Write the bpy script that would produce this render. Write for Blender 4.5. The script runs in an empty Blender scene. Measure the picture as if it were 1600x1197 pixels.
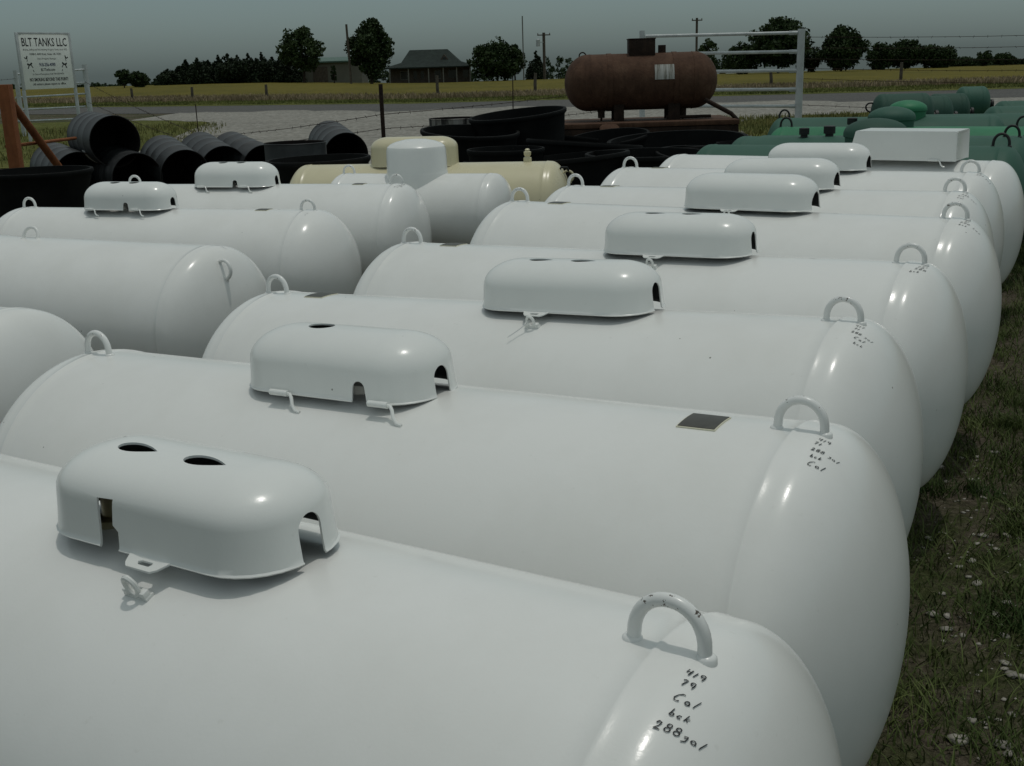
import bpy, bmesh, math, random
import numpy as np
from mathutils import Vector, Matrix

random.seed(7)
rng = np.random.default_rng(7)
R_ = math.radians
scene = bpy.context.scene
COL = scene.collection

# ------------------------------------------------------------------ camera, sky, sun, exposure
CR = np.array([0.9995299, -0.00833625, -0.02950398])
CU = np.array([0.03065905, 0.27177381, 0.96187266])
CF = np.array([0.0, 0.96232505, -0.27190163])
CAM = np.array([0.0, 0.0, 1.5386])
FPX = 1764.38                      # focal length in pixels of the 1600 px wide photograph
cd = bpy.data.cameras.new("camera")
cam = bpy.data.objects.new("camera", cd)
COL.objects.link(cam)
cd.sensor_width = 36.0
cd.lens = FPX / 1600 * 36
cd.clip_start = 0.05
cd.clip_end = 3000
cam.matrix_world = Matrix(((CR[0], CU[0], -CF[0], CAM[0]), (CR[1], CU[1], -CF[1], CAM[1]),
                           (CR[2], CU[2], -CF[2], CAM[2]), (0, 0, 0, 1)))
scene.camera = cam

SUN_EL, SUN_AZ = 82.5, 60.0        # azimuth clockwise from +Y
sd = Vector((math.sin(R_(SUN_AZ)) * math.cos(R_(SUN_EL)), math.cos(R_(SUN_AZ)) * math.cos(R_(SUN_EL)), math.sin(R_(SUN_EL))))
world = bpy.data.worlds.new("World")
scene.world = world
world.use_nodes = True
wn = world.node_tree.nodes
wl = world.node_tree.links
bg = wn["Background"]
sky = wn.new("ShaderNodeTexSky")
sky.sky_type = 'NISHITA'
sky.sun_disc = False
sky.sun_elevation = R_(SUN_EL)
sky.sun_rotation = R_(SUN_AZ)
sky.air_density = 1.0
sky.dust_density = 1.4
sky.ozone_density = 1.0
hs = wn.new("ShaderNodeHueSaturation")
hs.inputs["Saturation"].default_value = 0.32
tint = wn.new("ShaderNodeMixRGB")
tint.blend_type = 'MULTIPLY'
tint.inputs[0].default_value = 1.0
tint.inputs[2].default_value = (0.88, 1.0, 0.96, 1)
wl.new(sky.outputs[0], hs.inputs["Color"])
wl.new(hs.outputs[0], tint.inputs[1])
# hazy sky: brighter aloft round the high sun than low down
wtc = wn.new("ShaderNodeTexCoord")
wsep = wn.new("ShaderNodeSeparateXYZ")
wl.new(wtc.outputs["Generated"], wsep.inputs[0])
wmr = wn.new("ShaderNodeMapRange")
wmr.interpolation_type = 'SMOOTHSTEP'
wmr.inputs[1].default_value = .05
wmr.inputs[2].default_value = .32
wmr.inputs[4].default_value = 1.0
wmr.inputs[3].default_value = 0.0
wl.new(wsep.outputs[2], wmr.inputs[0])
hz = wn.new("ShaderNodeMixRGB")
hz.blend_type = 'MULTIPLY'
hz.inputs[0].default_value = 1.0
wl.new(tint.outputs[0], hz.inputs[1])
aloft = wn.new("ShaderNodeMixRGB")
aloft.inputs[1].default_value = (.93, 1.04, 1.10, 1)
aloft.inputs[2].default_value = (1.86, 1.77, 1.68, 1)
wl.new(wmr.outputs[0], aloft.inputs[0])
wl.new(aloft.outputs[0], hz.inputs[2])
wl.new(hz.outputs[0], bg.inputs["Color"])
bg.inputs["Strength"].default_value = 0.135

sl = bpy.data.lights.new("sun", 'SUN')
sl.energy = 2.1
sl.angle = R_(0.9)
sl.color = (1.0, 0.965, 0.91)
so = bpy.data.objects.new("sun", sl)
COL.objects.link(so)
so.location = (0, 0, 30)
so.rotation_euler = sd.to_track_quat('Z', 'Y').to_euler()

scene.view_settings.view_transform = 'Standard'
scene.view_settings.look = 'None'
scene.view_settings.gamma = 1.0
scene.view_settings.exposure = -1.5

# ------------------------------------------------------------------ small maths
def ray(px, py):
    d = (px - 800) / FPX * CR - (py - 598.5) / FPX * CU + CF
    return d

def at(px, py, Y):
    """world point seen at photo pixel (px,py) at the depth y = Y"""
    d = ray(px, py)
    return Vector(CAM + d * (Y / d[1]))

def on(px, py, z=0.0):
    d = ray(px, py)
    return Vector(CAM + d * ((z - CAM[2]) / d[2]))

def sstep(a, b, x):
    t = min(1.0, max(0.0, (x - a) / (b - a)))
    return t * t * (3 - 2 * t)

def hg(x, y):
    z = 0.0
    d = math.hypot(x + 2.0, y - 7.0)
    z -= 0.15 * (1 - sstep(2.0, 5.5, d))
    if y > 52:
        z -= 0.95 * min(1.0, (y - 52) / 130.0) * sstep(-42, -8, x * 180.0 / max(y, 60))
    if y > 182:
        z -= (y - 182) * .0135
    return z

# ------------------------------------------------------------------ materials
def nodes_of(name):
    m = bpy.data.materials.new(name)
    m.use_nodes = True
    nt = m.node_tree
    return m, nt.nodes, nt.links, nt.nodes["Principled BSDF"]

def noise(n, l, scale, detail=4, rough=.55, coord=None, vec=None):
    t = n.new("ShaderNodeTexNoise")
    t.inputs["Scale"].default_value = scale
    t.inputs["Detail"].default_value = detail
    t.inputs["Roughness"].default_value = rough
    if vec is not None:
        l.new(vec, t.inputs["Vector"])
    return t

def ramp(n, l, src, stops):
    r = n.new("ShaderNodeValToRGB")
    el = r.color_ramp.elements
    while len(el) < len(stops):
        el.new(0.5)
    for e, (p, c) in zip(el, stops):
        e.position = p
        e.color = (*c, 1) if len(c) == 3 else c
    l.new(src, r.inputs[0])
    return r

def mixc(n, l, fac, a, b):
    m = n.new("ShaderNodeMixRGB")
    for s, v in ((0, fac), (1, a), (2, b)):
        if hasattr(v, "links"):
            l.new(v, m.inputs[s])
        elif isinstance(v, (int, float)):
            m.inputs[s].default_value = v
        else:
            m.inputs[s].default_value = (*v, 1)
    return m.outputs[0]

def texco(n, l, kind="Object"):
    return n.new("ShaderNodeTexCoord").outputs[kind]

def bump(n, l, src, b, strength=.2, dist=.01):
    u = n.new("ShaderNodeBump")
    u.inputs["Strength"].default_value = strength
    u.inputs["Distance"].default_value = dist
    l.new(src, u.inputs["Height"])
    l.new(u.outputs[0], b.inputs["Normal"])

def painted(name, base, dirt, rough=.2, dirt_amt=.5, scale=3.0, coat=0.0, peel=.03, spec=.5):
    m, n, l, b = nodes_of(name)
    co = texco(n, l)
    oi = n.new("ShaderNodeObjectInfo")
    va = n.new("ShaderNodeVectorMath")
    l.new(co, va.inputs[0])
    l.new(oi.outputs["Location"], va.inputs[1])
    t = noise(n, l, scale, 6, .62, vec=va.outputs[0])
    r = ramp(n, l, t.outputs[0], [(.42, (0, 0, 0)), (.78, (dirt_amt,) * 3)])
    t2 = noise(n, l, 60, 3, .5, vec=va.outputs[0])
    r2 = ramp(n, l, t2.outputs[0], [(.70, (0, 0, 0)), (.80, (dirt_amt * .8,) * 3)])
    c = mixc(n, l, r.outputs[0], base, dirt)
    c = mixc(n, l, r2.outputs[0], c, dirt)
    vo = n.new("ShaderNodeTexVoronoi")
    vo.inputs["Scale"].default_value = 9.0
    l.new(va.outputs[0], vo.inputs["Vector"])
    rv = ramp(n, l, vo.outputs["Distance"], [(.018, (.85,) * 3), (.03, (0, 0, 0))])
    c = mixc(n, l, rv.outputs[0], c, (.10, .085, .07))
    l.new(c, b.inputs["Base Color"])
    rr = n.new("ShaderNodeMapRange")
    rr.inputs[3].default_value = rough * .8
    rr.inputs[4].default_value = rough * 1.5
    l.new(t.outputs[0], rr.inputs[0])
    l.new(rr.outputs[0], b.inputs["Roughness"])
    b.inputs["Specular IOR Level"].default_value = spec
    b.inputs["Coat Weight"].default_value = coat
    b.inputs["Coat Roughness"].default_value = .08
    t3 = noise(n, l, 220, 2, .5, vec=co)
    t4 = noise(n, l, 7, 3, .5, vec=va.outputs[0])
    ad = n.new("ShaderNodeMath")
    ad.operation = 'MULTIPLY_ADD'
    l.new(t4.outputs[0], ad.inputs[0])
    ad.inputs[1].default_value = 3.0
    l.new(t3.outputs[0], ad.inputs[2])
    bump(n, l, ad.outputs[0], b, peel, .004)
    return m

def rusty(name, a, b_, c_, rough=.85, scale=5, bs=.4):
    m, n, l, b = nodes_of(name)
    co = texco(n, l)
    t = noise(n, l, scale, 8, .68, vec=co)
    r = ramp(n, l, t.outputs[0], [(.3, a), (.52, b_), (.72, c_)])
    mp = n.new("ShaderNodeMapping")
    mp.inputs["Scale"].default_value = (9, 9, .8)
    l.new(co, mp.inputs[0])
    st = noise(n, l, 2.2, 5, .6, vec=mp.outputs[0])
    rs = ramp(n, l, st.outputs[0], [(.48, (0, 0, 0)), (.75, (.55,) * 3)])
    c = mixc(n, l, rs.outputs[0], r.outputs[0], tuple(v * .55 for v in a))
    l.new(c, b.inputs["Base Color"])
    b.inputs["Roughness"].default_value = rough
    b.inputs["Specular IOR Level"].default_value = .25
    t2 = noise(n, l, 40, 4, .6, vec=co)
    bump(n, l, t2.outputs[0], b, bs, .01)
    return m

def plain(name, c, rough=.6, metal=0, spec=.4, var=.25, scale=8):
    m, n, l, b = nodes_of(name)
    t = noise(n, l, scale, 5, .6, vec=texco(n, l))
    r = ramp(n, l, t.outputs[0], [(.3, tuple(v * (1 - var) for v in c)), (.7, tuple(min(1, v * (1 + var)) for v in c))])
    l.new(r.outputs[0], b.inputs["Base Color"])
    b.inputs["Roughness"].default_value = rough
    b.inputs["Metallic"].default_value = metal
    b.inputs["Specular IOR Level"].default_value = spec
    return m

def leafy(name, dark, light, scale=1.2):
    m, n, l, b = nodes_of(name)
    t = noise(n, l, scale, 4, .6, vec=texco(n, l))
    r = ramp(n, l, t.outputs[0], [(.35, dark), (.68, light)])
    l.new(r.outputs[0], b.inputs["Base Color"])
    b.inputs["Roughness"].default_value = .75
    b.inputs["Specular IOR Level"].default_value = .2
    return m

M = {}
M['white'] = painted('white_enamel', (.82, .825, .80), (.68, .68, .64), rough=.17, dirt_amt=.45, coat=.05, spec=.38)
M['white_hood'] = painted('white_hood_enamel', (.80, .815, .79), (.62, .62, .60), rough=.2, dirt_amt=.3, coat=.05, spec=.42)
M['cream'] = painted('cream_enamel', (.64, .59, .40), (.50, .45, .29), rough=.25, dirt_amt=.4)
M['green'] = painted('green_primer', (.030, .098, .068), (.060, .135, .105), rough=.55, dirt_amt=.9, scale=2.2, spec=.3, peel=.06)
M['green_bright'] = painted('bright_green_primer', (.030, .20, .095), (.04, .135, .08), rough=.5, dirt_amt=.7, scale=2.0, spec=.3, peel=.06)
M['green_dark'] = painted('dark_green_coating', (.022, .068, .048), (.042, .10, .075), rough=.6, dirt_amt=.9, scale=3, spec=.3, peel=.06)
M['black_iron'] = plain('black_fitting', (.012, .013, .013), .5)
M['ink'] = plain('black_marker_ink', (.012, .012, .014), .5, var=.1)
M['plate'] = plain('dark_data_plate', (.075, .072, .06), .45, .3, .5, .25, 30)
M['plate_edge'] = plain('cream_plate_border', (.68, .66, .52), .5, var=.08)
M['wire'] = plain('galvanised_wire', (.62, .64, .63), .4, .3)
M['brass'] = plain('weathered_brass', (.34, .30, .20), .4, .7)
M['valve'] = plain('dull_valve_metal', (.50, .50, .47), .45, .3)
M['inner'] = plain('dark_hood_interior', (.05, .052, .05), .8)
M['rust'] = rusty('deep_rust', (.058, .029, .018), (.088, .046, .028), (.13, .075, .048))
M['rust_dark'] = rusty('dark_rusty_steel', (.014, .009, .007), (.028, .017, .012), (.06, .034, .023))
M['orange_rust'] = rusty('orange_primer_rust', (.17, .060, .024), (.23, .082, .032), (.29, .115, .048), bs=.15)
M['barrel'] = painted('black_barrel_paint', (.020, .022, .023), (.06, .064, .066), rough=.42, dirt_amt=.8, scale=6, spec=.55)
M['barrel_in'] = rusty('barrel_inside', (.006, .005, .005), (.012, .009, .008), (.022, .012, .010))
M['tub'] = painted('black_poly', (.005, .0055, .0055), (.020, .020, .019), rough=.7, dirt_amt=.6, scale=4, spec=.14)
M['paper'] = plain('pale_paper', (.62, .63, .60), .8, var=.12, scale=20)
M['galv'] = plain('galvanised_pipe', (.47, .50, .50), .5, .1, .5, .18, 6)
M['sign'] = plain('white_sign_face', (.82, .85, .80), .6, var=.05)
M['signtext'] = plain('sign_black', (.03, .035, .035), .6, var=.1)
M['signblue'] = plain('sign_blue', (.04, .055, .12), .6, var=.1)
M['wood'] = plain('weathered_wood', (.10, .085, .068), .9, 0, .2, .35, 4)
M['wood_pale'] = plain('pale_post_wood', (.20, .18, .15), .9, 0, .2, .3, 4)
M['bark'] = plain('bark', (.05, .04, .032), .95, 0, .1, .4, 3)
M['leaf'] = leafy('broadleaf_foliage', (.014, .026, .009), (.04, .068, .02))
M['leaf2'] = leafy('willow_foliage', (.022, .04, .013), (.055, .085, .028))
M['cedar'] = leafy('cedar_foliage', (.010, .018, .009), (.026, .042, .018))
M['roof'] = plain('grey_green_shingle', (.022, .031, .027), .9, 0, .2, .3, 1.5)
M['brick'] = plain('tan_brick', (.085, .07, .056), .9, 0, .2, .25, 2)
M['metal_wall'] = plain('tan_metal_siding', (.15, .15, .125), .7, 0, .3, .1, .8)
M['metal_roof'] = plain('green_metal_roof', (.075, .13, .105), .6, 0, .3, .1, 1)
M['glass'] = plain('dark_window_glass', (.02, .024, .026), .15, 0, .5, .1)
M['trim'] = plain('pale_trim', (.17, .17, .15), .7)
M['rock'] = plain('white_limestone', (.33, .31, .27), .9, 0, .2, .25, 14)
M['wheel'] = plain('tyre_rubber', (.02, .02, .02), .85)

def lug_mat():
    m, n, l, b = nodes_of('white_lug_enamel')
    co = texco(n, l)
    oi = n.new("ShaderNodeObjectInfo")
    va = n.new("ShaderNodeVectorMath")
    l.new(co, va.inputs[0])
    l.new(oi.outputs["Location"], va.inputs[1])
    t = noise(n, l, 95, 4, .7, vec=va.outputs[0])
    sp = n.new("ShaderNodeSeparateXYZ")
    l.new(co, sp.inputs[0])
    mr = n.new("ShaderNodeMapRange")
    mr.inputs[1].default_value = .030
    mr.inputs[2].default_value = .050
    mr.inputs[3].default_value = -.16
    mr.inputs[4].default_value = .06
    l.new(sp.outputs[2], mr.inputs[0])
    ad = n.new("ShaderNodeMath")
    l.new(t.outputs[0], ad.inputs[0])
    l.new(mr.outputs[0], ad.inputs[1])
    r = ramp(n, l, ad.outputs[0], [(.66, (0, 0, 0)), (.69, (1, 1, 1))])
    c = mixc(n, l, r.outputs[0], (.78, .79, .77), (.10, .08, .065))
    l.new(c, b.inputs["Base Color"])
    b.inputs["Roughness"].default_value = .25
    return m
M['lug'] = lug_mat()

def ground_mat():
    m, n, l, b = nodes_of('yard_soil_and_grass')
    co = texco(n, l)
    big = noise(n, l, .55, 6, .65, vec=co)
    mid = noise(n, l, 6, 6, .7, vec=co)
    fine = noise(n, l, 45, 4, .7, vec=co)
    grass = ramp(n, l, fine.outputs[0], [(.3, (.024, .030, .010)), (.55, (.055, .064, .024)), (.75, (.11, .11, .055))])
    soil = ramp(n, l, fine.outputs[0], [(.32, (.055, .046, .032)), (.6, (.13, .11, .08)), (.78, (.30, .28, .23))])
    f = n.new("ShaderNodeMath")
    f.operation = 'MULTIPLY_ADD'
    l.new(mid.outputs[0], f.inputs[0])
    f.inputs[1].default_value = .75
    l.new(big.outputs[0], f.inputs[2])
    fr = ramp(n, l, f.outputs[0], [(.86, (0, 0, 0)), (1.02, (1, 1, 1))])
    fr.color_ramp.elements[0].position = .80
    fr.color_ramp.elements[1].position = .98
    fr.color_ramp.elements[0].position = .77
    fr.color_ramp.elements[1].position = .96
    c = mixc(n, l, fr.outputs[0], grass.outputs[0], soil.outputs[0])
    l.new(c, b.inputs["Base Color"])
    b.inputs["Roughness"].default_value = .95
    b.inputs["Specular IOR Level"].default_value = .1
    bump(n, l, fine.outputs[0], b, .9, .03)
    return m

def gravel_mat(name, a, b_, c_, s=28, patch=None):
    m, n, l, b = nodes_of(name)
    co = texco(n, l)
    v = n.new("ShaderNodeTexVoronoi")
    v.inputs["Scale"].default_value = s
    l.new(co, v.inputs["Vector"])
    mp = n.new("ShaderNodeMapping")
    mp.inputs["Rotation"].default_value = (0, 0, .25)
    mp.inputs["Scale"].default_value = (.16, .9, 1)
    l.new(co, mp.inputs[0])
    t = noise(n, l, .8, 7, .7, vec=mp.outputs[0])
    t2 = noise(n, l, 9, 5, .7, vec=co)
    r = ramp(n, l, v.outputs["Color"], [(.1, a), (.5, b_), (.9, c_)])
    r2 = ramp(n, l, t.outputs[0], [(.35, tuple(x * .5 for x in b_)), (.65, tuple(min(1, x * 1.1) for x in b_))])
    r3 = ramp(n, l, t2.outputs[0], [(.4, a), (.62, c_)])
    c = mixc(n, l, .45, r.outputs[0], r2.outputs[0])
    c = mixc(n, l, .3, c, r3.outputs[0])
    if patch:
        t3 = noise(n, l, .35, 7, .7, vec=co)
        pr = ramp(n, l, t3.outputs[0], [(.52, (0, 0, 0)), (.62, (1, 1, 1))])
        c = mixc(n, l, pr.outputs[0], c, patch)
    l.new(c, b.inputs["Base Color"])
    b.inputs["Roughness"].default_value = .95
    b.inputs["Specular IOR Level"].default_value = .15
    bump(n, l, v.outputs["Distance"], b, .6, .02)
    return m

def grass_sheet(name, cols, s1=.25, s2=3.0, stretch=(1, 1, 1)):
    m, n, l, b = nodes_of(name)
    mp = n.new("ShaderNodeMapping")
    mp.inputs["Scale"].default_value = stretch
    l.new(texco(n, l), mp.inputs[0])
    t = noise(n, l, s1, 8, .7, vec=mp.outputs[0])
    t2 = noise(n, l, s2, 6, .75, vec=mp.outputs[0])
    mx = mixc(n, l, .5, t.outputs[0], t2.outputs[0])
    k = len(cols)
    r = ramp(n, l, mx, [(.34 + .32 * i / (k - 1), c) for i, c in enumerate(cols)])
    l.new(r.outputs[0], b.inputs["Base Color"])
    b.inputs["Roughness"].default_value = 1.0
    b.inputs["Specular IOR Level"].default_value = .05
    bump(n, l, t2.outputs[0], b, .8, .15)
    return m

M['ground'] = ground_mat()
M['gravel'] = gravel_mat('pale_gravel', (.10, .095, .08), (.26, .25, .22), (.44, .425, .385), 9)
M['asphalt'] = gravel_mat('worn_road', (.06, .06, .058), (.105, .103, .098), (.16, .155, .145), 16)
M['field'] = grass_sheet('yellow_field_crop', [(.06, .06, .018), (.105, .095, .023), (.145, .122, .028), (.09, .09, .026)], .06, .9, (1, .35, 1))
M['verge'] = grass_sheet('roadside_grass', [(.05, .06, .018), (.105, .115, .034), (.16, .155, .055)], .3, 2.5)
M['brown_grass'] = leafy('brown_seed_grass', (.19, .145, .085), (.36, .285, .18), .25)
M['verge_blade'] = leafy('verge_blades', (.085, .10, .026), (.21, .22, .065), .3)
M['yard_blade'] = leafy('yard_blades', (.032, .060, .013), (.14, .17, .055), 3.0)
M['weed'] = leafy('yellow_weeds', (.07, .085, .02), (.26, .235, .085), 1.2)

# ------------------------------------------------------------------ object helpers
def link(name, me, mat=None, parent=None, loc=None, rot=None):
    o = bpy.data.objects.new(name, me)
    COL.objects.link(o)
    if mat is not None and me is not None and not me.materials:
        for mm in (mat if isinstance(mat, (list, tuple)) else [mat]):
            me.materials.append(mm)
    elif mat is not None and me is not None and not isinstance(mat, (list, tuple)) and me.materials[0] != mat:
        o.material_slots[0].link = 'OBJECT'
        o.material_slots[0].material = mat
    if parent is not None:
        o.parent = parent
    if loc is not None:
        o.location = loc
    if rot is not None:
        o.rotation_euler = rot
    return o

def tag(o, label, cat, group=None, kind=None):
    o['label'] = label
    o['category'] = cat
    if group:
        o['group'] = group
    if kind:
        o['kind'] = kind
    return o

def empty(name, loc, rot=(0, 0, 0)):
    o = bpy.data.objects.new(name, None)
    COL.objects.link(o)
    o.empty_display_size = .2
    o.location = loc
    o.rotation_euler = rot
    return o

def to_mesh(bm, name, smooth=None, recalc=True):
    if recalc:
        bmesh.ops.recalc_face_normals(bm, faces=bm.faces)
    me = bpy.data.meshes.new(name)
    bm.to_mesh(me)
    bm.free()
    if smooth is not None:
        me.polygons.foreach_set("use_smooth", [True] * len(me.polygons))
        me.set_sharp_from_angle(angle=R_(smooth))
    return me

def add_box(bm, c, s, bevel=0.0, rot=None, seg=2):
    g = bmesh.ops.create_cube(bm, size=1.0)
    vs = g['verts']
    bmesh.ops.scale(bm, vec=s, verts=vs)
    if bevel > 0:
        es = list({e for v in vs for e in v.link_edges})
        r = bmesh.ops.bevel(bm, geom=es, offset=bevel, segments=seg, profile=.5, affect='EDGES')
        vs = list({v for f in r['faces'] for v in f.verts} | {v for v in vs if v.is_valid})
    if rot is not None:
        bmesh.ops.rotate(bm, cent=(0, 0, 0), matrix=rot, verts=vs)
    bmesh.ops.translate(bm, vec=c, verts=vs)
    return vs

def add_tube(bm, pts, r, n=10, caps=True):
    pts = [Vector(p) for p in pts]
    rs = r if isinstance(r, (list, tuple)) else [r] * len(pts)
    rings = []
    up = None
    for i, p in enumerate(pts):
        t = (pts[min(i + 1, len(pts) - 1)] - pts[max(i - 1, 0)]).normalized()
        if up is None:
            up = Vector((0, 0, 1)) if abs(t.z) < .9 else Vector((1, 0, 0))
        a = (up - t * up.dot(t)).normalized()
        b = t.cross(a)
        up = a
        rings.append([bm.verts.new(p + (a * math.cos(2 * math.pi * k / n) + b * math.sin(2 * math.pi * k / n)) * rs[i]) for k in range(n)])
    for i in range(len(rings) - 1):
        for k in range(n):
            bm.faces.new((rings[i][k], rings[i][(k + 1) % n], rings[i + 1][(k + 1) % n], rings[i + 1][k]))
    if caps:
        bm.faces.new(rings[0][::-1])
        bm.faces.new(rings[-1])

def add_lathe(bm, prof, n=32, axis='Z', c=(0, 0, 0), mat=None):
    """prof: list of (h, r) along the axis"""
    c = Vector(c)
    rings = []
    for h, r in prof:
        ring = []
        if r < 1e-6:
            p = Vector((0, 0, h)) if axis == 'Z' else Vector((h, 0, 0))
            ring = [bm.verts.new(c + p)]
        else:
            for k in range(n):
                a = 2 * math.pi * k / n
                p = Vector((r * math.cos(a), r * math.sin(a), h)) if axis == 'Z' else Vector((h, r * math.cos(a), r * math.sin(a)))
                ring.append(bm.verts.new(c + p))
        rings.append(ring)
    fs = []
    for A, B in zip(rings, rings[1:]):
        if len(A) == 1 and len(B) == 1:
            continue
        for k in range(n):
            k2 = (k + 1) % n
            if len(A) == 1:
                f = bm.faces.new((A[0], B[k2], B[k]))
            elif len(B) == 1:
                f = bm.faces.new((A[k], A[k2], B[0]))
            else:
                f = bm.faces.new((A[k], A[k2], B[k2], B[k]))
            if mat is not None:
                f.material_index = mat
            fs.append(f)
    return fs

def tris_mesh(name, V, F):
    me = bpy.data.meshes.new(name)
    V = np.asarray(V, dtype=np.float32)
    F = np.asarray(F, dtype=np.int32)
    k = F.shape[1]
    me.vertices.add(len(V))
    me.vertices.foreach_set("co", V.ravel())
    me.loops.add(F.size)
    me.loops.foreach_set("vertex_index", F.ravel())
    me.polygons.add(len(F))
    me.polygons.foreach_set("loop_start", np.arange(0, F.size, k, dtype=np.int32))
    me.update(calc_edges=True)
    me.validate()
    return me

def sheet(name, rows, mat, dz=0.0, kind='structure'):
    """rows: list of rows of (x, y) points; draped on the terrain dz above it"""
    V = [(x, y, hg(x, y) + dz) for r in rows for x, y in r]
    w = len(rows[0])
    F = [(j * w + i, j * w + i + 1, (j + 1) * w + i + 1, (j + 1) * w + i) for j in range(len(rows) - 1) for i in range(w - 1)]
    me = tris_mesh(name, V, F)
    o = link(name, me, mat)
    o['kind'] = kind
    return o

# ------------------------------------------------------------------ the ground
xs = sorted(set([-1500, -800, -400, -250, -160, -110, -80, -60, -50, -40, -32, -25, -20, -16, -13, -10] + [v * .5 - 8 for v in range(33)] +
                [10, 13, 16, 20, 25, 32, 40, 50, 60, 80, 110, 160, 250, 400, 800, 1500]))
ys = sorted(set([-60, -20, -8, -3] + [v * .5 for v in range(32)] + [17, 19, 22, 26, 30, 35, 40, 46, 52, 60, 70, 80, 90, 100, 115, 130, 150, 170, 182, 200, 250, 350, 500, 800, 1400, 2500]))
g = sheet('ground', [[(x, y) for x in xs] for y in ys], M['ground'])

def road_c(x):          # near edge of the road across the picture
    return float(np.interp(x, [-200, -60, -17.5, -4, 11, 40, 100, 220], [140, 76, 49.5, 41.5, 38.3, 35, 31, 25]))

RX = [-200, -140, -100, -80, -60, -50, -40, -34, -28, -23, -18, -14, -10, -7, -4, -1, 2, 5, 8, 11, 15, 20, 26, 33, 40, 55, 75, 100, 150, 220]

def strip(name, f0, f1, mat, dz, nsub=6, x0=-200, x1=220):
    XX = [x for x in RX if x0 <= x <= x1]
    rows = [[(x, f0(x) + (f1(x) - f0(x)) * j / nsub) for x in XX] for j in range(nsub + 1)]
    return sheet(name, rows, mat, dz)

def wob(x, s, a):
    return a * (math.sin(x * s + 1.3) + .6 * math.sin(x * s * 2.7 + .4) + .35 * math.sin(x * s * 6.1))

strip('road', road_c, lambda x: road_c(x) + 9.5, M['asphalt'], .012)
strip('roadside_verge', lambda x: road_c(x) + 8.9 + wob(x, .55, .45), lambda x: road_c(x) + 26, M['verge'], .0165)
strip('yellow_field', lambda x: road_c(x) + 24, lambda x: max(road_c(x) + 60, 186 + .0 * x), M['field'], .022, 14)

# gravel drive between yard and road
def drive_near(x):
    return float(np.interp(x, [-14, -9.5, -7.5, -4, -2, 1, 5, 7, 9, 11], [41.5, 38, 22.5, 18, 15.0, 14.0, 15.5, 19, 24, 31])) + wob(x, 1.6, .3)

GX = list(np.linspace(-13.2, 11, 46))
rows = [[(x, drive_near(x) + (road_c(x) + 1.3 + wob(x, .75, .8) - drive_near(x)) * j / 10) for x in GX] for j in range(11)]
sheet('gravel_drive', rows, M['gravel'], .0175)
# gravel patch running to the right along the road, and one behind the black barrels on the left
rows = [[(x, road_c(x) - 7.5 + wob(x, .8, .5) + (7.8 - wob(x, .8, .5)) * j / 4) for x in np.linspace(10.9, 60, 40)] for j in range(5)]
sheet('gravel_shoulder', rows, M['gravel'], .0085)
rows = [[(x, 15.6 + wob(x, 1.1, .3) + (5.0 + wob(x, 1.7, .4)) * j / 4) for x in np.linspace(-13, -3.4, 30)] for j in range(5)]
sheet('gravel_path', rows, M['gravel'], .0095)

# lawn left of the drive, round the sign, and rough grass right of the trailer
rows = [[(-45 + (float(np.interp(y, [20, 22, 26, 30, 34, 38, 42], [-7.6, -7.4, -7.2, -7.4, -8.2, -9.4, -10.5])) + wob(y, 1.3, .35) + 45) * (j / 30) ** .6, y + road_c(-45 + 35 * j / 30) * 0 ) for j in range(31)] for y in np.linspace(20.5, 41.5, 30)]
sheet('lawn', rows, M['verge'], .013)
rows = [[(x, 13.5 + (float(np.interp(x, [2.5, 4.4, 5.3, 7.5, 14, 30], [15, 17, 27, 30.5, 31, 28])) + wob(x, 1.2, .4) - 13.5) * j / 8) for x in list(np.linspace(2.6, 9, 26)) + list(np.linspace(9.5, 30, 20))] for j in range(9)]
sheet('rough_grass', rows, M['verge'], .0225)
# blades and tufts --------------------------------------------------------------
def blades(name, P, h, w, lean, mat, label, cat):
    """P: (n,2) base points; each blade = two triangles bent once"""
    n = len(P)
    z = np.array([hg(x, y) for x, y in P])
    a = rng.uniform(0, 2 * np.pi, n)
    hh = h * rng.uniform(.45, 1.25, n)
    ww = w * rng.uniform(.6, 1.3, n)
    ld = rng.uniform(0, 2 * np.pi, n)
    ll = lean * rng.uniform(.1, 1.0, n) * hh
    B = np.c_[P, z]
    S = np.c_[np.cos(a), np.sin(a), np.zeros(n)] * ww[:, None]
    L = np.c_[np.cos(ld), np.sin(ld), np.zeros(n)]
    mid = B + L * (ll * .35)[:, None] + np.c_[np.zeros(n), np.zeros(n), hh * .6]
    tip = B + L * ll[:, None] + np.c_[np.zeros(n), np.zeros(n), hh]
    V = np.stack([B - S, B + S, mid + S * .7, mid - S * .7, tip], 1).reshape(-1, 3)
    i = np.arange(n)[:, None] * 5
    F = np.concatenate([i + np.array([[0, 1, 2]]), i + np.array([[0, 2, 3]]), i + np.array([[3, 2, 4]])])
    o = link(name, tris_mesh(name, V, F), mat)
    tag(o, label, cat, kind='stuff')
    return o

def clumped(n, x0, x1, y0, y1, nc, spread):
    c = np.c_[rng.uniform(x0, x1, nc), rng.uniform(y0, y1, nc)]
    k = rng.integers(0, nc, n)
    return c[k] + rng.normal(0, 1, (n, 2)) * spread * rng.uniform(.3, 1.4, nc)[k][:, None]

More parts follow.
